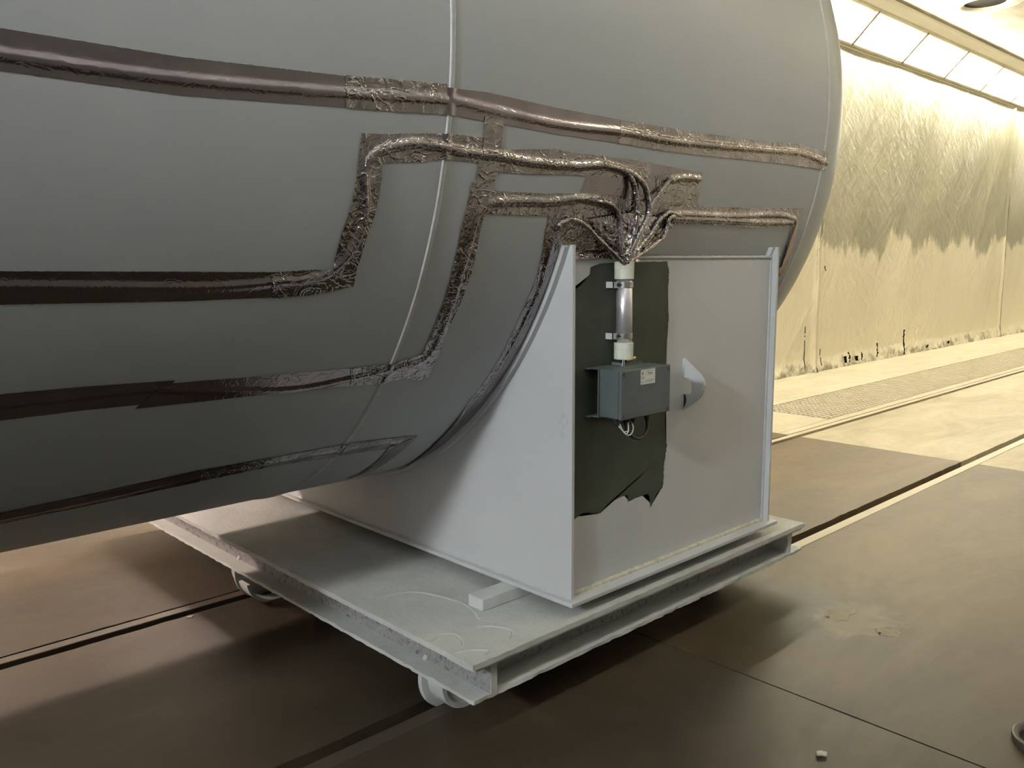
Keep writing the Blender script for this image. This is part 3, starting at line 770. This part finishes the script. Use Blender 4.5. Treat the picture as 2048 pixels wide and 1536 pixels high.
# corner stiffener: end of the side beam
part('corner_stiffener', B(-.3612, -.336, -.0065, .004, CB + .008, CT - .018), M['crust'])
part('corner_stiffener', prism([(1.424, CB + .01), (1.44, CB + .01), (1.452, CT - .02), (1.40, CT - .02)], 1, .0, .09), M['crust'])
o = obj('lower_flange', crust_slab(1.40, 1.53, .095, CY1 - .03, CB - .003, CB + .010, .04, .002, 9, .005), M['crust'], ct, smooth=True); es(o)
for x in (.25, .85): part('cross_beam', B(x, x + .01, .1, CY1 - .1, CB, CT - .019), M['web_crust'])
# wheels on the rails
def wheel(x, rail, inner):
    """inner=+1: flange on the larger-y side"""
    y0, y1 = rail; c = (x, (y0+y1)/2, 0); zc = GZ - .001 + .105
    f = inner
    ya, yb = ((y0 - .012), y1) if f > 0 else (y1 + .012, y0)
    prof = [(.0, 0), (.03, 0), (.032, -.012 if 0 else 0), (.084, .006), (.088, -.002), (.103, -.002), (.105, .002), (.105, abs(yb-ya)), (.128, abs(yb-ya) + .004), (.130, abs(yb-ya) + .010), (.130, abs(yb-ya) + .020), (.126, abs(yb-ya) + .024), (.06, abs(yb-ya) + .020), (0, abs(yb-ya) + .020)]
    o = obj('wheel', lathe(bmesh.new(), prof, (x, ya, zc), (0, 1 if f > 0 else -1, 0), 64), M['crust'], ct, smooth=True); es(o)
    bm = bmesh.new(); cyl(bm, (x, y0 - .05, zc), (x, y1 + .05, zc), .022, n=20); obj('axle', bm, M['rust'], ct)
    bm = bmesh.new()
    for yb_ in (y0 - .055, y1 + .045): box(bm, x - .04, x + .04, yb_, yb_ + .01, zc - .03, CB - .002)
    obj('axle_bracket', bm, M['web_crust'], ct)
for x in (-.26, 1.20):
    wheel(x, RB, 1); wheel(x, RA, -1)
# curved guard by the far wheel
bm = bmesh.new(); pr = []
for k in range(25):
    t_ = math.radians(188 + k * 5.5); pr.append((-.26 + .142 * math.cos(t_), -.245 + .125 * math.sin(t_)))
inn = [(-.26 + (p[0] + .26) * .90, -.245 + (p[1] + .245) * .90) for p in pr]
obj('wheel_guard', prism(pr + inn[::-1], 1, 1.50, 1.575), M['crust'], ct)
# loose curled paint flakes on the deck
def flake_line(P, hgt, seed):
    C_ = catmull([(p[0], p[1], CT) for p in P], .008); bm = bmesh.new(); prev = None
    for i, p in enumerate(C_):
        d = (C_[min(i+1, len(C_)-1)] - C_[max(i-1, 0)]).normalized(); nrm = Vector((-d.y, d.x, 0))
        e = math.sin(math.pi * i / (len(C_) - 1)) ** .5 if 0 < i < len(C_) - 1 else 0
        wob = 1 + .5 * noise.noise(Vector((i * .4, seed, 0)))
        row = [bm.verts.new(p + nrm * .030 + Vector((0, 0, .0008))), bm.verts.new(p + nrm * .010 + Vector((0, 0, .0015 + hgt * .5 * e))), bm.verts.new(p + Vector((0, 0, .0015 + hgt * e * wob))), bm.verts.new(p + nrm * .0015 + Vector((0, 0, .0002)))]
        if prev:
            for q in range(3): bm.faces.new((prev[q], row[q], row[q+1], prev[q+1]))
        prev = row
    o = obj('paint_flake', bm, M['crust'], ct, smooth=True); return o
flake_line([(-.374,.569),(-.305,.557),(-.243,.523),(-.205,.429),(-.192,.324),(-.209,.253),(-.234,.194),(-.205,.182)], .0022, 1)
flake_line([(-.441,.173),(-.40,.187),(-.367,.166),(-.373,.122),(-.393,.093)], .002, 2)
flake_line([(-.44,.054),(-.402,.041),(-.365,.004),(-.386,-.008)], .002, 3)
flake_line([(-.28,.15),(-.24,.12),(-.22,.06),(-.26,.02)], .0015, 4)

# battens under the saddle
bt = obj('wooden_batten', B(-.181, .52, .232, .306, CT + .0006, -.0146), M['batten'], loc=(.17, .27, CT), bevel=.0025)
tag(bt, 'white painted batten poking out from under the near corner of the saddle', 'batten', 'battens under the saddle')
b2 = bpy.data.objects.new('wooden_batten', bt.data); COL.objects.link(b2); b2.location = (.95, .16, CT)
tag(b2, 'batten beneath the right side of the saddle, just showing under its base plate', 'batten', 'battens under the saddle')
for m0 in bt.modifiers: 
    q = b2.modifiers.new('bevel', 'BEVEL'); q.width = .0025; q.segments = 2; q.limit_method = 'ANGLE'
b3 = b2.copy(); COL.objects.link(b3); b3.location = (.17, 2.5, CT); tag(b3, 'batten under the far side of the saddle, out of sight', 'batten', 'battens under the saddle')

# ================================================================== FOIL TAPE RUNS
# tape outlines and cable lines on the shell: (x, arc length below/above the tank's mid-height)
STRIPS = {
 'r1a': {"u":[[-1.5921,-0.2077],[-1.5469,-0.208],[-1.2347,-0.2087],[-0.8334,-0.1927],[-0.5504,-0.1752]],"l":[[-1.5957,-0.2793],[-1.5499,-0.2787],[-1.2344,-0.2818],[-0.8294,-0.2618],[-0.5359,-0.2451]],"c":0.1},
 'r1b': {"u":[[-0.5629,-0.1816],[-0.415,-0.1754],[-0.1325,-0.1857],[0.1577,-0.189],[0.2621,-0.1875]],"l":[[-0.5637,-0.2444],[-0.4069,-0.2492],[-0.1215,-0.2564],[0.1715,-0.2581],[0.2776,-0.26]],"c":0.18},
 'r1c': {"u":[[0.1387,-0.191],[0.2879,-0.188],[0.4359,-0.1893],[1.0618,-0.1809],[1.1327,-0.1805]],"l":[[0.1398,-0.2578],[0.3039,-0.261],[0.4622,-0.2627],[1.0845,-0.2514],[1.1557,-0.2502]],"c":0.55},
 'r1d': {"u":[[1.0388,-0.1774],[1.2458,-0.1691],[1.4783,-0.1815]],"l":[[1.0436,-0.2506],[1.274,-0.2517],[1.4832,-0.2517]],"c":0.7},
 'r1e': {"u":[[-0.8469,-0.1913],[-0.6926,-0.1819],[-0.549,-0.1726]],"l":[[-0.8429,-0.2633],[-0.6871,-0.2553],[-0.5391,-0.2454]],"c":0.5},
 'r2a': {"u":[[-1.6026,-0.6451],[-1.553,-0.6468],[-1.1881,-0.6533],[-0.9633,-0.6579]],"l":[[-1.6016,-0.7197],[-1.5511,-0.7187],[-1.1785,-0.7267],[-0.9502,-0.7252]],"c":0.1},
 'r2b': {"u":[[-0.9893,-0.6575],[-0.8222,-0.6506],[-0.8012,-0.6413]],"l":[[-0.9697,-0.7272],[-0.8686,-0.7227],[-0.7485,-0.701]],"c":0.5},
 'r2c': {"u":[[-0.8262,-0.6519],[-0.8229,-0.6411],[-0.8148,-0.5609],[-0.8013,-0.4937],[-0.7959,-0.4192],[-0.7958,-0.3542],[-0.7944,-0.3148]],"l":[[-0.7477,-0.7039],[-0.7506,-0.6556],[-0.7385,-0.5557],[-0.7267,-0.5024],[-0.7222,-0.4258],[-0.7271,-0.3726],[-0.7231,-0.3105]],"c":0.6},
 'r2d': {"u":[[-0.7476,-0.3128],[-0.6609,-0.3036],[-0.522,-0.2907],[-0.4114,-0.292],[-0.3425,-0.3123],[-0.27,-0.3145]],"l":[[-0.7393,-0.3807],[-0.6144,-0.3693],[-0.542,-0.3565],[-0.4002,-0.3566],[-0.3337,-0.3762],[-0.2571,-0.3755]],"c":0.5},
 'r2e': {"u":[[-0.3455,-0.3166],[-0.1385,-0.2984],[-0.0503,-0.3013],[0.0833,-0.3013],[0.1869,-0.301],[0.3155,-0.3042]],"l":[[-0.3337,-0.3762],[-0.2177,-0.3744],[-0.0349,-0.3644],[0.0054,-0.3648],[0.1794,-0.3619],[0.3335,-0.3624]],"c":0.35},
 'k1': {"u":[[-0.4157,-0.2361],[-0.4116,-0.2908],[-0.4121,-0.3311]],"l":[[-0.3466,-0.2392],[-0.3453,-0.2848],[-0.3445,-0.3218]],"c":0.5},
 'k2': {"u":[[-0.4181,-0.3473],[-0.4188,-0.3897],[-0.4157,-0.4367]],"l":[[-0.3376,-0.3575],[-0.3489,-0.3922],[-0.3463,-0.443]],"c":0.3},
 'r3a': {"u":[[-0.3592,-0.4284],[-0.1449,-0.4263],[0.0071,-0.4175],[0.21,-0.4172]],"l":[[-0.3703,-0.4946],[-0.1853,-0.493],[-0.1058,-0.492],[0.2367,-0.4881]],"c":0.45},
 'r3b': {"u":[[-0.4308,-0.4091],[-0.4332,-0.4689],[-0.4381,-0.5333],[-0.4321,-0.6723],[-0.43,-0.7518],[-0.4331,-0.8682],[-0.4353,-0.9347],[-0.4388,-0.9614]],"l":[[-0.3766,-0.4169],[-0.3652,-0.4495],[-0.3671,-0.558],[-0.3573,-0.6688],[-0.3636,-0.7646],[-0.377,-0.8544],[-0.37,-0.9373],[-0.3668,-1.0575]],"c":0.5},
 'r3c': {"u":[[-0.4211,-0.9419],[-0.5264,-0.9692],[-0.6053,-0.9716],[-0.6749,-0.9727]],"l":[[-0.3769,-1.0649],[-0.4573,-1.0384],[-0.5404,-1.0478],[-0.6486,-1.0443]],"c":0.55},
 'r3d': {"u":[[-0.6584,-0.9728],[-0.9093,-0.9688],[-1.1074,-0.9613],[-1.2025,-0.9596]],"l":[[-0.6316,-1.0448],[-0.8952,-1.038],[-1.091,-1.0357],[-1.2502,-1.0329]],"c":0.06},
 'r3e': {"u":[[-1.1708,-0.9512],[-1.3796,-0.9426],[-1.54,-0.941],[-1.5942,-0.9398]],"l":[[-1.2052,-1.0218],[-1.3744,-1.0176],[-1.5342,-1.0199],[-1.5896,-1.023]],"c":0.15},
 'r4a': {"u":[[-0.2258,-1.3909],[-0.3541,-1.3738],[-0.5328,-1.3567],[-0.7779,-1.3636],[-1.0165,-1.3622]],"l":[[-0.2857,-1.4528],[-0.3137,-1.4586],[-0.5105,-1.4419],[-0.7529,-1.4272],[-0.9924,-1.4404]],"c":0.4},
 'r4b': {"u":[[-1.004,-1.3608],[-1.2703,-1.3889],[-1.4926,-1.4075],[-1.5554,-1.4141]],"l":[[-0.9783,-1.443],[-1.2535,-1.4657],[-1.4822,-1.4822],[-1.5467,-1.4884]],"c":0.12},
 'r4c': {"u":[[-0.314,-1.447],[-0.2946,-1.5551],[-0.278,-1.75],[-0.2997,-1.7986]],"l":[[-0.2207,-1.3959],[-0.2238,-1.5075],[-0.2238,-1.6754],[-0.1927,-1.837]],"c":0.3},
 'r5a': {"u":[[-0.1087,-0.483],[-0.1071,-0.5446],[-0.094,-0.6083],[-0.0854,-0.6971],[-0.0893,-0.7657],[-0.0953,-0.9004]],"l":[[-0.0377,-0.4868],[-0.024,-0.5495],[-0.0248,-0.6099],[-0.0175,-0.7091],[-0.0153,-0.7799],[-0.0093,-0.9344]],"c":0.55},
 'r5b': {"u":[[-0.0957,-0.8824],[-0.0937,-1.0104],[-0.1065,-1.2002],[-0.0906,-1.4628],[-0.06,-1.6851],[-0.0028,-1.9504],[-0.0713,-1.9503]],"l":[[-0.0118,-0.9133],[-0.0153,-1.0519],[-0.0179,-1.2548],[-0.0276,-1.4631],[-0.0072,-1.6817],[0.0538,-1.9518],[-0.0252,-1.948]],"c":0.3},
 'p1': {"u":[[0.0309,-0.3141],[0.2894,-0.3045],[0.6169,-0.3169]],"l":[[0.0036,-0.4207],[0.252,-0.4283],[0.6268,-0.4334]],"c":0.25},
 'p2': {"u":[[-0.1097,-0.48],[0.0743,-0.4801],[0.2746,-0.4736]],"l":[[-0.0069,-0.6149],[0.1279,-0.6115],[0.3392,-0.6151]],"c":0.6},
 'p3': {"u":[[0.2269,-0.4293],[0.3582,-0.4304],[0.5068,-0.438]],"l":[[0.3054,-0.6114],[0.4323,-0.593],[0.5185,-0.5083]],"c":0.6},
 'q1': {"u":[[0.4582,-0.4382],[0.6245,-0.4281],[0.9561,-0.4283],[1.3786,-0.4148]],"l":[[0.4865,-0.5019],[0.676,-0.4973],[1.044,-0.5022],[1.3747,-0.4886]],"c":0.35},
 'q2': {"u":[[1.3273,-0.4854],[1.3416,-0.5823],[1.3808,-0.7322]],"l":[[1.3724,-0.4254],[1.3957,-0.5488],[1.417,-0.6971]],"c":0.2},
 'q3': {"u":[[0.3546,-0.3449],[0.4596,-0.3285],[0.6168,-0.3254]],"l":[[0.3971,-0.4254],[0.4982,-0.4314],[0.6163,-0.4302]],"c":0.65},
}
RIDGES = {
 'r1': {"p":[[-1.5944,-0.2514],[-1.5489,-0.2519],[-1.2347,-0.2512],[-0.8315,-0.2299],[-0.5475,-0.211],[-0.4109,-0.2165],[-0.1261,-0.229],[0.1616,-0.2229],[0.4445,-0.2269],[1.0477,-0.2078],[1.2556,-0.2008],[1.494,-0.2246]],"h":0.011},
 'r2': {"p":[[-1.6022,-0.6791],[-1.5522,-0.6795],[-1.1831,-0.6925],[-1.0345,-0.6903],[-0.9589,-0.6817],[-0.9055,-0.6802],[-0.8588,-0.6717],[-0.8268,-0.6559],[-0.7911,-0.6211],[-0.7718,-0.5811],[-0.7606,-0.5419],[-0.7594,-0.5098],[-0.7646,-0.4637],[-0.7755,-0.4119],[-0.7686,-0.378],[-0.7498,-0.3564],[-0.7263,-0.3451],[-0.6787,-0.3315],[-0.6336,-0.3241],[-0.57,-0.3236],[-0.4959,-0.33],[-0.4046,-0.3331],[-0.3386,-0.3334],[-0.2255,-0.34],[-0.0416,-0.3384],[0.0901,-0.3278],[0.1978,-0.3405]],"h":0.011},
 'r3': {"p":[[0.1868,-0.4569],[0.125,-0.4417],[0.0186,-0.4322],[-0.1008,-0.4465],[-0.1979,-0.4507],[-0.3332,-0.4579],[-0.364,-0.469],[-0.3882,-0.4966],[-0.3937,-0.5366],[-0.3946,-0.5715],[-0.3982,-0.6697],[-0.3971,-0.7253],[-0.396,-0.8073],[-0.3954,-0.9006],[-0.4014,-0.9439],[-0.4246,-0.9729],[-0.4798,-0.9864],[-0.5334,-0.9958],[-0.6391,-1.0117],[-0.7656,-1.029],[-0.8881,-1.0278],[-1.1625,-0.9815],[-1.2575,-0.9693],[-1.5379,-0.9713],[-1.5925,-0.9723]],"h":0.011},
 'r4': {"p":[[-1.551,-1.4529],[-1.4873,-1.4466],[-1.2608,-1.4326],[-1.004,-1.4031],[-0.7653,-1.3962],[-0.5309,-1.3998],[-0.3733,-1.4057],[-0.2912,-1.4247],[-0.2686,-1.4826],[-0.271,-1.5702],[-0.267,-1.7428]],"h":0.008},
 'r5': {"p":[[-0.0318,-0.51],[-0.058,-0.5358],[-0.0661,-0.5903],[-0.0638,-0.6397],[-0.0543,-0.7365],[-0.062,-0.8398],[-0.0674,-0.9934],[-0.0733,-1.097],[-0.0893,-1.2287],[-0.0936,-1.4006],[-0.0588,-1.6547],[-0.0027,-1.9044]],"h":0.009},
 'q1': {"p":[[0.5004,-0.4697],[0.5624,-0.4642],[0.8663,-0.4619],[1.1423,-0.4474],[1.2697,-0.4515],[1.3449,-0.4681],[1.3477,-0.4977],[1.3504,-0.5493],[1.362,-0.6612]],"h":0.01},
 'q2': {"p":[[0.5052,-0.4802],[0.5698,-0.4801],[0.7683,-0.478],[1.0782,-0.4793],[1.3193,-0.473]],"h":0.01},
 'q3': {"p":[[0.4452,-0.3526],[0.5122,-0.3403],[0.6009,-0.3402]],"h":0.01},
}
FREE = {
 'f1': [[0.0866,-0.0469,1.3917],[0.1612,-0.0508,1.3858],[0.2395,-0.0525,1.366],[0.281,-0.0527,1.3417],[0.303,-0.0506,1.3032],[0.3123,-0.0486,1.2557],[0.2837,-0.0473,1.2068],[0.2494,-0.0406,1.1503],[0.2352,-0.0282,1.099]],
 'f2': [[0.1421,-0.0464,1.3895],[0.1996,-0.05,1.373],[0.228,-0.0499,1.3468],[0.2436,-0.0481,1.3164],[0.2553,-0.0479,1.2697],[0.2529,-0.0448,1.2142],[0.2402,-0.0355,1.1503],[0.2249,-0.0282,1.0991]],
 'f3': [[0.0789,-0.0203,1.2874],[0.1357,-0.0229,1.2788],[0.17,-0.0252,1.2661],[0.1885,-0.0245,1.2448],[0.1981,-0.0236,1.1978],[0.1999,-0.0271,1.1422],[0.2121,-0.0282,1.0991]],
 'f5': [[-0.0612,0.011,1.1923],[-0.0585,-0.0009,1.2114],[-0.0337,-0.0088,1.2222],[-0.0007,-0.0136,1.2244],[0.0451,-0.0138,1.2074],[0.0939,-0.0148,1.1744],[0.1391,-0.022,1.142],[0.1917,-0.0262,1.1056]],
 'g1': [[0.5086,-0.012,1.2534],[0.4758,-0.0171,1.2472],[0.46,-0.0186,1.2332],[0.454,-0.0175,1.2062],[0.4344,-0.0159,1.1773],[0.3576,-0.0224,1.1431],[0.2507,-0.0281,1.0989]],
 'g2': [[0.5556,-0.0098,1.2532],[0.4707,-0.0183,1.2638],[0.4419,-0.0189,1.2528],[0.4058,-0.0213,1.235],[0.3682,-0.0236,1.1977],[0.295,-0.0293,1.1476],[0.2455,-0.0282,1.099]],
 'g3': [[0.5294,-0.0455,1.3806],[0.4552,-0.0475,1.3711],[0.4223,-0.0472,1.3611],[0.3854,-0.0426,1.3268],[0.352,-0.0399,1.2946],[0.3279,-0.0386,1.2566],[0.285,-0.0364,1.191],[0.2451,-0.0283,1.1103]],
}
HOOD = {"L":[[0.0709,-0.0032,1.2298],[0.1096,0.0054,1.1938],[0.1459,0.0049,1.1629],[0.1798,-0.0024,1.1313],[0.2127,-0.009,1.1008]],"M":[[0.2577,-0.0197,1.2551],[0.2473,-0.0246,1.2147],[0.2338,-0.03,1.1744],[0.2223,-0.0338,1.1343],[0.2187,-0.0332,1.0991]],"R":[[0.4803,-0.0078,1.2375],[0.4454,-0.0009,1.1997],[0.3876,0.0009,1.1604],[0.3322,-0.0068,1.13],[0.2852,-0.0088,1.1004]]}
RP = {k: np.array([(p.x, p.y) for p in catmull(v['p'], .012)]) for k, v in RIDGES.items()}
RH = {k: v['h'] for k, v in RIDGES.items()}
def ridge_height(xy):
    h = np.zeros(len(xy))
    for k, P in RP.items():
        lo = P.min(0) - .06; hi = P.max(0) + .06
        sel = np.where((xy[:, 0] > lo[0]) & (xy[:, 0] < hi[0]) & (xy[:, 1] > lo[1]) & (xy[:, 1] < hi[1]))[0]
        if len(sel) == 0: continue
        A = P[:-1]; Bq = P[1:]; d = Bq - A; L2 = (d ** 2).sum(1)
        for s0 in range(0, len(sel), 2000):
            ss = sel[s0:s0+2000]; X = xy[ss]
            t_ = ((X[:, None, :] - A[None]) * d[None]).sum(2) / L2[None]; t_ = np.clip(t_, 0, 1)
            q = A[None] + t_[..., None] * d[None] - X[:, None, :]
            dist = np.sqrt((q ** 2).sum(2)).min(1)
            w_ = np.clip((X[:, 0] + .35) / .6, 0, 1) if k != 'r2' else np.clip((X[:, 0] + 1.05) / .3, 0, 1); H = RH[k] * (.42 + .40 * w_); rr = RH[k] * .85
            prof = np.where(dist < rr, H * np.sqrt(np.clip(1 - (dist / rr) ** 2 * .75, 0, 1)), H * .5 * np.exp(-(dist - rr) / .0025))
            h[ss] = np.maximum(h[ss], prof)
    h = np.maximum(h, .0050 * np.exp(-((xy[:, 0] + .5325) / .0105) ** 4)); h = np.maximum(h, .0034 * np.exp(-((xy[:, 0] - 1.4507) / .008) ** 4))
    return h
def resample(P, n):
    P = np.array(P, float); d = np.r_[0, np.cumsum(np.sqrt((np.diff(P, axis=0) ** 2).sum(1)))]; t_ = np.linspace(0, d[-1], n)
    return np.c_[np.interp(t_, d, P[:, 0]), np.interp(t_, d, P[:, 1])]
def strip(key, parent, layer, name='foil_tape'):
    S_ = STRIPS[key]; U, L, c = S_['u'], S_['l'], S_['c']
    Lg = max(sum(math.dist(U[i], U[i+1]) for i in range(len(U)-1)), sum(math.dist(L[i], L[i+1]) for i in range(len(L)-1)))
    wd = max(math.dist(U[0], L[0]), math.dist(U[-1], L[-1]))
    st = .0045 if c > .25 else .007
    nu = max(6, int(Lg / st)); nv = max(8, int(wd / (.0040 if c > .25 else .005)))
    u = resample(U, nu); l = resample(L, nu); sd_ = (hash(key) % 97) * 0 + sum(map(ord, key))
    for i in range(nu):                                    # torn, uneven tape edges
        j = .0012 + .0022 * c
        e0 = j * noise.noise(Vector((i * .9, sd_, 0))); e1 = j * noise.noise(Vector((i * .9, sd_, 5)))
        if c > .25:
            e0 += .003 * c * (random.random() - .5); e1 += .003 * c * (random.random() - .5)
        dv = l[i] - u[i]; dv /= np.linalg.norm(dv); u[i] += dv * e0; l[i] += dv * e1
    tt = np.linspace(0, 1, nv); xy = (u[:, None, :] * (1 - tt)[None, :, None] + l[:, None, :] * tt[None, :, None])
    for j in range(nv):                                    # ragged cut ends
        e = .004 * (noise.noise(Vector((j * .8, sd_, 2)))); xy[0, j] += (xy[0, j] - xy[1, j]) / (np.linalg.norm(xy[0, j] - xy[1, j]) + 1e-9) * e
    xy = xy.reshape(-1, 2); h = ridge_height(xy)
    pts = np.zeros((len(xy), 3))
    for i, (x, s) in enumerate(xy):
        v = Vector((x * 42, s * 42, sd_ * .1)); vd = noise.voronoi(v)[0]
        cr = min(vd[1] - vd[0], .45)
        v2 = Vector((x * 95 + s * 30, s * 95, sd_)); vd2 = noise.voronoi(v2)[0]
        tr = 1 - abs(noise.noise(Vector((x * 60, s * 14, sd_))))*2
        on = min(1, h[i] / .004)
        wr = c * (.0030 * cr + .0013 * min(vd2[1] - vd2[0], .4) + .0008 * tr * on) + .00022 * noise.noise(Vector((x * 25, s * 25, sd_)))
        pts[i] = surf(x, s, .0009 + .00045 * layer + h[i] + wr)
    o = grid_mesh(name, pts, nu, nv, M['foil_c'] if c > .25 else M['foil'], parent)
    return o
def run(label, keys, base, group='foil covered heating cable runs', extra=()):
    a = STRIPS[base]['u'][0]; r = root('foil_tape_run', surf(a[0], a[1]), label, 'foil tape', group)
    for i, k in enumerate(keys): strip(k, r, LAYER[k], 'foil_tape')
    return r
LAYER = {k: i % 5 for i, k in enumerate(STRIPS)}
LAYER.update(p1=0, p2=1, p3=2, r2e=2, r3a=2, r1a=0, r1b=1, r1c=2, r1d=3, r1e=2, r2c=3, r2b=2, r2a=0, r2d=1, k1=4, k2=3, r3b=3, r3c=4, r3d=1, r3e=0, q1=3, q2=2, q3=2)
run('top and longest foil tape band, from the left edge to the tank end', ['r1a', 'r1e', 'r1b', 'r1c', 'r1d'], 'r1a')
run('second foil tape band, stepping up in a tall S bend left of the weld ring', ['r2a', 'r2b', 'r2c', 'r2d', 'r2e'], 'r2a')
run('third foil tape band, with a long slanted riser left of the saddle', ['r3a', 'r3b', 'r3c', 'r3d', 'r3e'], 'r3e')
run('lowest foil tape band, ending in a pointed loop under the tank belly', ['r4a', 'r4b', 'r4c'], 'r4b')
run('curved foil tape band following the saddle cradle', ['r5a', 'r5b'], 'r5a')
run('short foil tape band running right above the saddle end plate to the tank end', ['q1', 'q2'], 'q1')
tag(run('upright foil tape tab joining the top band to the second band', ['k1'], 'k1', None), None, 'foil tape')
run('upright foil tape tab joining the second band to the third band', ['k2'], 'k2', None)
pt = run('wide foil patch behind the cable bundle above the conduit', ['p1', 'p2', 'p3', 'q3'], 'p1', None)
# cables gathered into the conduit, wrapped in crumpled foil
bd = root('foil_cable_bundle', (.222, -.03, 1.097), 'crumpled foil-wrapped cables fanning down into the top of the conduit', 'cable bundle')
for k, P in FREE.items():
    P = [tuple(p) for p in P]
    if k in ('f1', 'f2', 'f3', 'f5', 'g1', 'g2', 'g3'): P[-1] = (.225 + (P[-1][0] - .235) * .35, -.030, 1.092)
    obj('wrapped_cable', tube(bmesh.new(), P, {'f1': .011, 'f2': .010, 'f3': .010, 'g3': .007}.get(k, .0085), 14, .0022, .005, ord(k[1]), .8), M['foil_c'], bd, smooth=True)
def hood(L, R_, bulge, seed, nu=44, nv=34):
    Lc = resample3(L, nu); Rc = resample3(R_, nu); pts = []
    for i in range(nu):
        for j in range(nv):
            t_ = j / (nv - 1); p = Lc[i] * (1 - t_) + Rc[i] * t_
            fi = min(1, i / 10)
            b = bulge * math.sin(math.pi * t_) * (.35 + .65 * i / nu)
            v = Vector(p * 38 + np.array([seed, 0, 0])); vd = noise.voronoi(v)[0]
            v2 = Vector(p * 95 + np.array([seed, 0, 0])); vd2 = noise.voronoi(v2)[0]
            fold = abs(noise.noise(Vector((t_ * 9, i * .06, seed)))) * .012
            w_ = .012 * min(vd[1]-vd[0], .5) + .004 * min(vd2[1]-vd2[0], .4) + fold
            e = .003 * noise.noise(Vector((i * .5, j * .5, seed)))
            pts.append((p[0] + e, p[1] - b - w_ * fi - .001, p[2] + e))
    return np.array(pts), nu, nv
def resample3(P, n):
    P = np.array(P, float); d = np.r_[0, np.cumsum(np.sqrt((np.diff(P, axis=0) ** 2).sum(1)))]; t_ = np.linspace(0, d[-1], n)
    return np.c_[np.interp(t_, d, P[:, 0]), np.interp(t_, d, P[:, 1]), np.interp(t_, d, P[:, 2])]
for a, b, bl, sdx in (('L', 'M', .006, 1), ('M', 'R', .008, 5)):
    pts, nu, nv = hood(HOOD[a], HOOD[b], bl, sdx)
    grid_mesh('foil_wrap', pts, nu, nv, M['foil_c'], bd)
# folded foil tab over the plate edge right of the conduit, and skirt left of it
def tab(x0, x1, z0, z1, y, seed):
    nu, nv = 30, 12; pts = []
    for i in range(nu):
        for j in range(nv):
            x = x0 + (x1-x0)*i/(nu-1); z = z0 + (z1-z0)*j/(nv-1); vd = noise.voronoi(Vector((x*60, z*60, seed)))[0]
            pts.append((x, y + .02 * (j/(nv-1)) ** 2 - .006 * min(vd[1]-vd[0], .5), z + .004 * noise.noise(Vector((x*40, j, seed)))))
    return grid_mesh('foil_flap', np.array(pts), nu, nv, M['foil_c'], bd)
tab(.270, .345, 1.096, 1.125, .012, 3); tab(.035, .215, 1.106, 1.135, .018, 8)

# ================================================================== SMALL THINGS ON THE FLOOR
rg = root('steel_ring_cup', (.852, -1.175, GZ), 'brown metal ring with a dark middle at the bottom right corner of the picture', 'ring')
M['ringm'] = paint('dull_brown_steel', (.055, .045, .036), (.09, .074, .06), .4, 25, 200, .2, .5)
bm = lathe(bmesh.new(), [(.108, .0), (.110, .008), (.109, .020), (.106, .023), (.102, .020), (.090, .017), (.085, .006), (.085, 0)], (.862, -1.185, GZ), (0, 0, 1), 64)
obj('rim', bm, M['ringm'], rg, smooth=True)
bm = lathe(bmesh.new(), [(0, .003), (.04, .003), (.0865, .004)], (.862, -1.185, GZ), (0, 0, 1), 64); obj('dark_middle', bm, M['pit'], rg)
bm = tube(bmesh.new(), [(.300, -.716, GZ + .007), (.309, -.724, GZ + .0085), (.318, -.738, GZ + .007)], .0075, 10, .002)
tag(obj('floor_chip', bm, M['chip'], loc=(.307, -.728, GZ)), 'tiny pale stub lying on the floor near the bottom edge', 'debris')
def flat_bit(cx, cy, r, seed, label, mat='chip', h=.0022):
    pts = []
    for k in range(40):
        t = 2*math.pi*k/40; q = r * (1 + .45 * noise.noise(Vector((math.cos(t)*1.4, math.sin(t)*1.4, seed))) + .35 * noise.noise(Vector((math.cos(t)*4, math.sin(t)*4, seed))))
        pts.append((cx + q * math.cos(t) * 1.35, cy + q * math.sin(t)))
    return tag(obj('paint_scab', prism(pts, 2, GZ, GZ + h), M[mat], loc=(cx, cy, GZ)), label, 'debris')
M['scab'] = paint('dried_paint_scab', (.17, .145, .095), (.24, .20, .135), .6, 18, 120, .5, .3)
flat_bit(1.33, -.29, .050, 4, 'largest flat scab of dried paint on the floor right of the cart', 'scab', .0010)
flat_bit(1.31, -.50, .040, 6, 'flat scab of dried paint nearer the camera than the largest one', 'scab', .0008)
flat_bit(-.62, 1.58, .012, 5, 'tiny dark flake on the floor beyond the left rail', 'rust')
